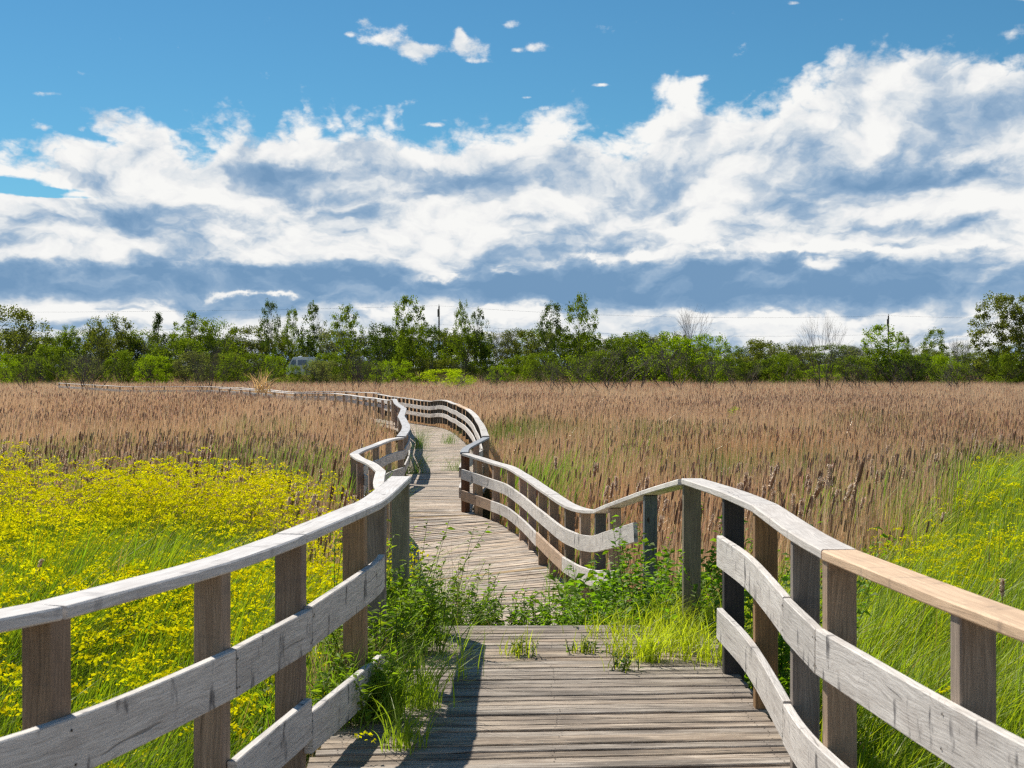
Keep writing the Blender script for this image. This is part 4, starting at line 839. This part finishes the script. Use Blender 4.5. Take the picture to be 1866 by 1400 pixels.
T = [ # px, top row, width, distance, kind, tone, label
 (30,556,125,192,'dense','olive','tall broad olive tree at the left end of the tree line'),
 (122,590,85,200,'dense','mid','rounded green tree second from the left end'),
 (200,572,110,198,'dense','olive','broad tree with thin twiggy top right of the rounded one'),
 (288,572,74,196,'conifer','dark','small dark conifer tip poking above the left tree line'),
 (345,572,80,196,'loose','mid','sparse topped tree right of the small conifer'),
 (395,580,95,194,'dense','mid','leafy green tree right of the sparse topped one'),
 (320,605,120,190,'dense','mid','mid green bushy tree beneath the conifer tip'),
 (492,552,42,190,'loose','dark','narrow dark tree, leftmost of the tall thin ones'),
 (533,566,40,192,'loose','mid','second thin tree right of the narrow dark one'),
 (566,555,58,190,'loose','dark','third thin tree with a full rounded crown'),
 (632,560,66,190,'loose','mid','fourth thin tree standing apart by pale sky'),
 (700,588,90,192,'dense','dark','dark bushy tree left of the tall leafy one'),
 (745,545,72,186,'loose','mid','tall leafy tree left of the utility pole in the middle'),
 (748,590,80,188,'dense','mid','bushy tree under the tall leafy one by the pole'),
 (845,553,38,190,'loose','mid','thin tree right of the middle utility pole'),
 (876,566,46,190,'loose','dark','small crowned tree two right of the middle pole'),
 (850,592,100,192,'dense','mid','bushy tree under the two thin ones right of the pole'),
 (1007,556,62,190,'loose','dark','dark round crowned tree, left one of the tall pair'),
 (1063,541,66,188,'loose','mid','tallest tree of the middle pair with airy crown'),
 (1050,600,110,190,'dense','mid','bush beneath the tall middle pair'),
 (1160,600,90,188,'dense','mid','bush left of the big bright mound'),
 (1215,600,130,180,'dense','bright','left half of the big bright green mound'),
 (1285,606,110,178,'dense','bright','right half of the big bright green mound'),
 (1245,568,60,190,'bare',None,'bare twigs above the big bright green mound'),
 (1385,616,120,188,'dense','olive','dull olive thicket right of the bright mound'),
 (1450,616,80,190,'twiggy','grey','grey twiggy thicket by the dead tree'),
 (1545,624,90,190,'twiggy','grey','grey twiggy thicket left of the bright maple'),
 (1607,596,90,184,'loose','bright','bright leafy tree just left of the right utility pole'),
 (1605,630,100,182,'dense','mid','bush under the bright tree by the right pole'),
 (1647,608,40,192,'dense','mid','small round tree right of the right utility pole'),
 (1706,602,60,188,'loose','mid','small airy tree left of the tall poplar'),
 (1755,614,70,188,'twiggy','grey','grey thicket left of the tall poplar'),
 (1815,538,95,176,'column','olive','tall poplar at the right end of the tree line'),
 (1862,542,80,174,'column','olive','second tall poplar cut by the right picture edge'),
 (20,655,70,176,'dense','bright','low bright bush at the left picture edge'),
 (92,625,100,178,'dense','mid','green bush below the second tree from left'),
 (165,640,95,177,'twiggy','grey','grey twiggy bush between two green bushes at left'),
 (222,636,80,179,'dense','mid','green bush right of the grey twiggy one at left'),
 (282,642,74,176,'dense','bright','bright rounded bush below the conifer tip'),
 (350,638,80,177,'dense','grey','grey green willow bush left of the dead trunks'),
 (418,640,80,178,'dense','mid','green bush right of the dead trunks'),
 (500,645,58,176,'dense','bright','bright round bush left of the white van'),
 (600,640,90,178,'dense','mid','green bush hiding the rear of the white van'),
 (585,652,84,174,'dense','grey','grey green bush in front of the white van'),
 (538,664,40,173,'dense','mid','small bush low against the front of the white van'),
 (566,656,36,176,'twiggy','mid','thin twiggy bush before the side of the white van'),
 (655,645,70,177,'twiggy','mid','thin green bush right of the van bushes'),
 (720,652,90,174,'dense','bright','wide bright bush left of the dark hollow'),
 (812,671,120,170,'dense','yellow','low yellow green bush under the dark hollow'),
 (838,684,60,140,'twiggy','yellow','yellow green shoots standing in the reeds mid distance'),
 (912,664,62,172,'dense','bright','small bright bush right of the low yellow one'),
 (985,640,90,180,'dense','mid','green bush below the middle pair of trees'),
 (1090,636,110,178,'dense','mid','green bush right of the middle pair'),
 (1130,606,90,186,'dense','mid','olive green bush behind the dead branches'),
 (1430,640,80,180,'dense','mid','green bush left of the dead tree'),
 (1660,640,100,180,'dense','dark','dark bush right of the right utility pole'),
 (1720,645,80,178,'dense','bright','bright bush below the small airy tree'),
 (1780,650,80,178,'twiggy','mid','thin bush left of the poplar foot'),
 (1840,640,90,172,'dense','mid','green bush at the foot of the poplars'),
 (1340,735,40,64,'twiggy','yellow','yellow green shoots in the reeds at right'),
]
for (px, top, w, D, kind, tone, lab) in T:
    tree('bare_tree' if kind=='bare' else 'conifer' if kind=='conifer' else 'poplar_tree' if kind=='column' else 'bush' if top>632 else 'leafy_tree', lab, 'bush' if top>632 else 'tree', px, top, w, D, kind, tone,
         base=None if D>150 else (-1.3 if D>100 else -1.5))
random.seed(77)
ANCH = [(30,'the broad olive tree at the left end'),(122,'the second tree from the left end'),(200,'the twiggy topped tree'),(288,'the small conifer'),(350,'the sparse topped tree'),(395,'the leafy tree by the conifer'),(492,'the narrow dark tree'),(533,'the second thin tree'),(566,'the third thin tree'),(632,'the fourth thin tree'),(700,'the dark bushy tree'),(745,'the tall leafy tree'),(800,'the middle utility pole'),(860,'the two thin trees by the middle pole'),(935,'the grey twigs by the middle pole'),(1007,'the dark round crowned tree'),(1063,'the tallest tree of the middle pair'),(1130,'the bush behind the dead branches'),(1215,'the bright mound'),(1285,'the bright mound on its right half'),(1385,'the olive thicket'),(1450,'the grey thicket'),(1500,'the tallest dead tree'),(1545,'the grey thicket by the bright maple'),(1607,'the bright leafy tree'),(1650,'the right utility pole'),(1706,'the small airy tree'),(1755,'the grey thicket by the poplar'),(1820,'the tall poplar')]
USED = set()
def fill_label(px, tn, kd, front):
    a = min(ANCH, key=lambda t: abs(t[0]-px)); w = {'bright':'bright green','mid':'mid green','dark':'dark green','olive':'olive','grey':'grey green'}[tn]
    k_ = ('low bush' if kd=='dense' else 'low twiggy bush') if front else ('thicket tree' if kd=='dense' else 'twiggy thicket tree')
    side = ('below' if front else 'behind') if abs(px-a[0]) < 9 else ('just left of' if px < a[0] else 'just right of')
    if px < -20 or px > 1890: side, a = 'past', (0, 'the left end of the tree line' if px < 0 else 'the right end of the tree line')
    l = f"{w} {k_} {side} {a[1]}"
    base_l = l; j = 0
    while l in USED: l = ('second','third','fourth','fifth','sixth','seventh','eighth')[j]+' '+base_l; j += 1
    USED.add(l); return l
px = -230
while px < 2100:   # the thicket behind and between
    top = float(np.interp(px,[-230,0,100,450,480,680,700,1160,1330,1360,1800,2100],[596,606,604,600,606,604,596,606,630,634,632,606]))+random.uniform(-10,12)
    kd = random.choice(['dense','dense','dense','twiggy']); tn = random.choice(['mid','dark','olive','dark','grey'])
    tree('thicket_tree',fill_label(px,tn,kd,False),'tree',px,top,random.uniform(75,115),random.uniform(200,212),kd,tn,'thicket trees in the back row')
    px += random.uniform(24,38)
px = -220
while px < 2080:
    if not 515 < px < 570:
        top = random.uniform(640,664); tn = random.choice(['mid','dark','mid','olive','bright'])
        kd = random.choice(['dense','dense','twiggy']); tree('thicket_bush',fill_label(px,tn,kd,True),'bush',px,top,random.uniform(60,95),random.uniform(182,190),kd,tn,'low bushes in the front row')
    px += random.uniform(30,46)
for i,(px,top,w,D) in enumerate([(1495,584,62,128),(1520,640,60,126),(375,632,44,118),(388,640,50,122),(55,655,60,125),(165,650,90,120),(480,650,70,128),(1040,650,80,130),(1110,640,90,126),(1150,640,80,135),(1240,640,90,140),(1290,650,60,136),(1355,660,60,140),(1010,665,50,112),(640,650,60,138),(1640,660,90,140),(1740,665,80,138),(690,655,60,142),(910,668,50,146),(1570,668,60,135)]):
    labs=['tallest dead tree standing in the reeds below the clouds at right','dead shrub leaning right beside the tallest dead tree','dead shrub with dark trunks left in the reeds','second dark trunked dead shrub close beside the first','dead shrub at the far left of the reeds','wide dead shrub between left bushes and far rail','dead shrub left of the plume grass','dead shrub in the middle of the reed edge','tangled dead shrub right of the middle','tangled dead shrub before the bright mound','pale dead shrub at the mound foot','dead shrub at the right foot of the mound','low dead shrub right of the mound','small forked dead branch in the middle reeds','dead shrub behind the walkway bend','wide low dead shrub below the right pole','low dead shrub left of the poplars','thin dead shrub below the tall leafy tree','thin dead shrub by the low yellow bush','low dead shrub between dead tree and right pole']
    tree('dead_shrub',labs[i],'dead shrub',px,top,w,D,'bare',None,base=-1.5,i=i)

# ---------------------------------------------------------------- power line
M_pole = plain('pole_wood',(.22,.18,.14),.8); M_wire = plain('wire',(.15,.15,.15),.5)
polepos=[]
for px, top, D, lab in ((-700,560,240,'wooden utility pole beyond the left edge of the trees'),(800,558,226,'wooden utility pole rising above the middle trees'),(1619,576,226,'wooden utility pole rising above the trees at right'),(2600,570,240,'wooden utility pole beyond the right edge of the trees')):
    x,y_,z = at(px,top,D)
    polepos.append((x,y_,z))
    if not 0 < px < 1866: continue
    root = empty('utility_pole',(x,y_,.5)); tag(root,lab,'utility pole')
    a = Acc(); tube(a,(0,0,0),(0,0,z-.5),.15,.11,(.3,.3,.3),10); tube(a,(0,0,z-.5),(0,0,z-.499),.15,.01,(.3,.3,.3),10); obj('pole',a.mesh('pole',uv=False),M_pole,root)
    a = Acc(); tube(a,(-.16,0,z-2.2),(-.16,0,z-1.0),.10,.10,(.3,.3,.3),8); obj('transformer',a.mesh('transformer',uv=False),M_pole,root)
    a = Acc(); tube(a,(0,-.1,z-.5),(0,-.1,z-.15),.05,.03,(.3,.3,.3),6); obj('insulator',a.mesh('insulator',uv=False),M_pole,root)
for dz, lab in ((.05,'upper thin power wire strung above the tree line'),(-2.9,'lower thin power wire strung above the tree line')):
    a = Acc()
    for (A,B) in zip(polepos[:-1],polepos[1:]):
        prev=None
        for t in np.linspace(0,1,15):
            p=np.array(A)*(1-t)+np.array(B)*t; p[2]+=dz-1.6*4*t*(1-t)*.6
            if prev is not None: tube(a,prev,p,.013,.013,(.1,.1,.1),3)
            prev=p
    o=obj('power_wire',a.mesh('power_wire',uv=False),M_wire); tag(o,lab,'wire')

# ---------------------------------------------------------------- the white van among the bushes
def rbox(w,l,h,c_,seg=None):
    import bmesh
    bm=bmesh.new(); bmesh.ops.create_cube(bm,size=1); bmesh.ops.scale(bm,vec=(w,l,h),verts=bm.verts)
    bmesh.ops.bevel(bm,geom=bm.edges[:],offset=c_,segments=3,affect='EDGES'); me=bpy.data.meshes.new('m'); bm.to_mesh(me); bm.free(); return me
M_van=plain('white_paint',(.93,.93,.92),.3,0,.02); M_glass=plain('dark_glass',(.20,.27,.36),.1,0,.1); M_tyre=plain('tyre_rubber',(.02,.02,.02),.8); M_lamp=plain('lamp_glass',(.6,.6,.55),.2)
vx,vy,vz = at(553,0,179)[0],179.5,.45
van=empty('white_van',(vx,vy,vz)); van.scale=(.82,.82,.93); tag(van,'white van half hidden among the bushes at left of centre','van')
import bmesh
bm=bmesh.new()   # side profile of the body, extruded across
prof=[(-2.6,.35),(2.6,.35),(2.6,2.2),(2.45,2.75),(-1.35,2.8),(-1.6,2.72),(-2.25,1.65),(-2.6,1.35)]
vs=[bm.verts.new((x_,-1.0,z_)) for x_,z_ in prof]; f=bm.faces.new(vs); r=bmesh.ops.extrude_face_region(bm,geom=[f]); bmesh.ops.translate(bm,vec=(0,2.0,0),verts=[v for v in r['geom'] if isinstance(v,bmesh.types.BMVert)])
bmesh.ops.recalc_face_normals(bm,faces=bm.faces); bmesh.ops.bevel(bm,geom=bm.edges[:],offset=.07,segments=2,affect='EDGES'); me=bpy.data.meshes.new('body'); bm.to_mesh(me); bm.free(); obj('body',me,M_van,van)
def flat(pts,y0,y1):
    a=Acc(); n=len(pts); V_=[(p[0],y0,p[1]) for p in pts]+[(p[0],y1,p[1]) for p in pts]
    a.add(V_,[(i,(i+1)%n,n+(i+1)%n,n+i) for i in range(n)]+([(0,1,2,3),(4,7,6,5)] if n==4 else [])); return a.mesh('pane',uv=False)
obj('side_window',flat([(-2.05,1.65),(-1.1,1.65),(-1.1,2.45),(-1.6,2.45)],-1.02,-.98),M_glass,van)
obj('side_window',flat([(-.8,1.7),(.6,1.7),(.6,2.4),(-.8,2.4)],-1.02,-.98),M_glass,van)
a=Acc(); a.add([(-2.28,-.85,1.72),(-2.28,.85,1.72),(-1.70,.8,2.66),(-1.70,-.8,2.66)],[(0,1,2,3)]); obj('windscreen',a.mesh('windscreen',uv=False),M_glass,van)
for wx in (-1.75,1.65):
    for wy in (-.92,.92):
        a=Acc(); tube(a,(wx,wy-.1,.36),(wx,wy+.1,.36),.36,.36,(0,0,0),18); a.add([(wx,wy-.101,.36)]+[(wx+.36*math.cos(t*math.pi/9),wy-.101,.36+.36*math.sin(t*math.pi/9)) for t in range(18)],None,[(0,1+i,1+(i+1)%18) for i in range(18)])
        w_=obj('wheel',a.mesh('wheel',uv=False),M_tyre,van)
for wy in (-.75,.75):
    o=obj('headlight',rbox(.1,.35,.2,.03),M_lamp,van,(-2.58,wy,.95))
o=obj('roof_vent',rbox(.6,.5,.14,.04),M_van,van,(-.6,0,2.86))
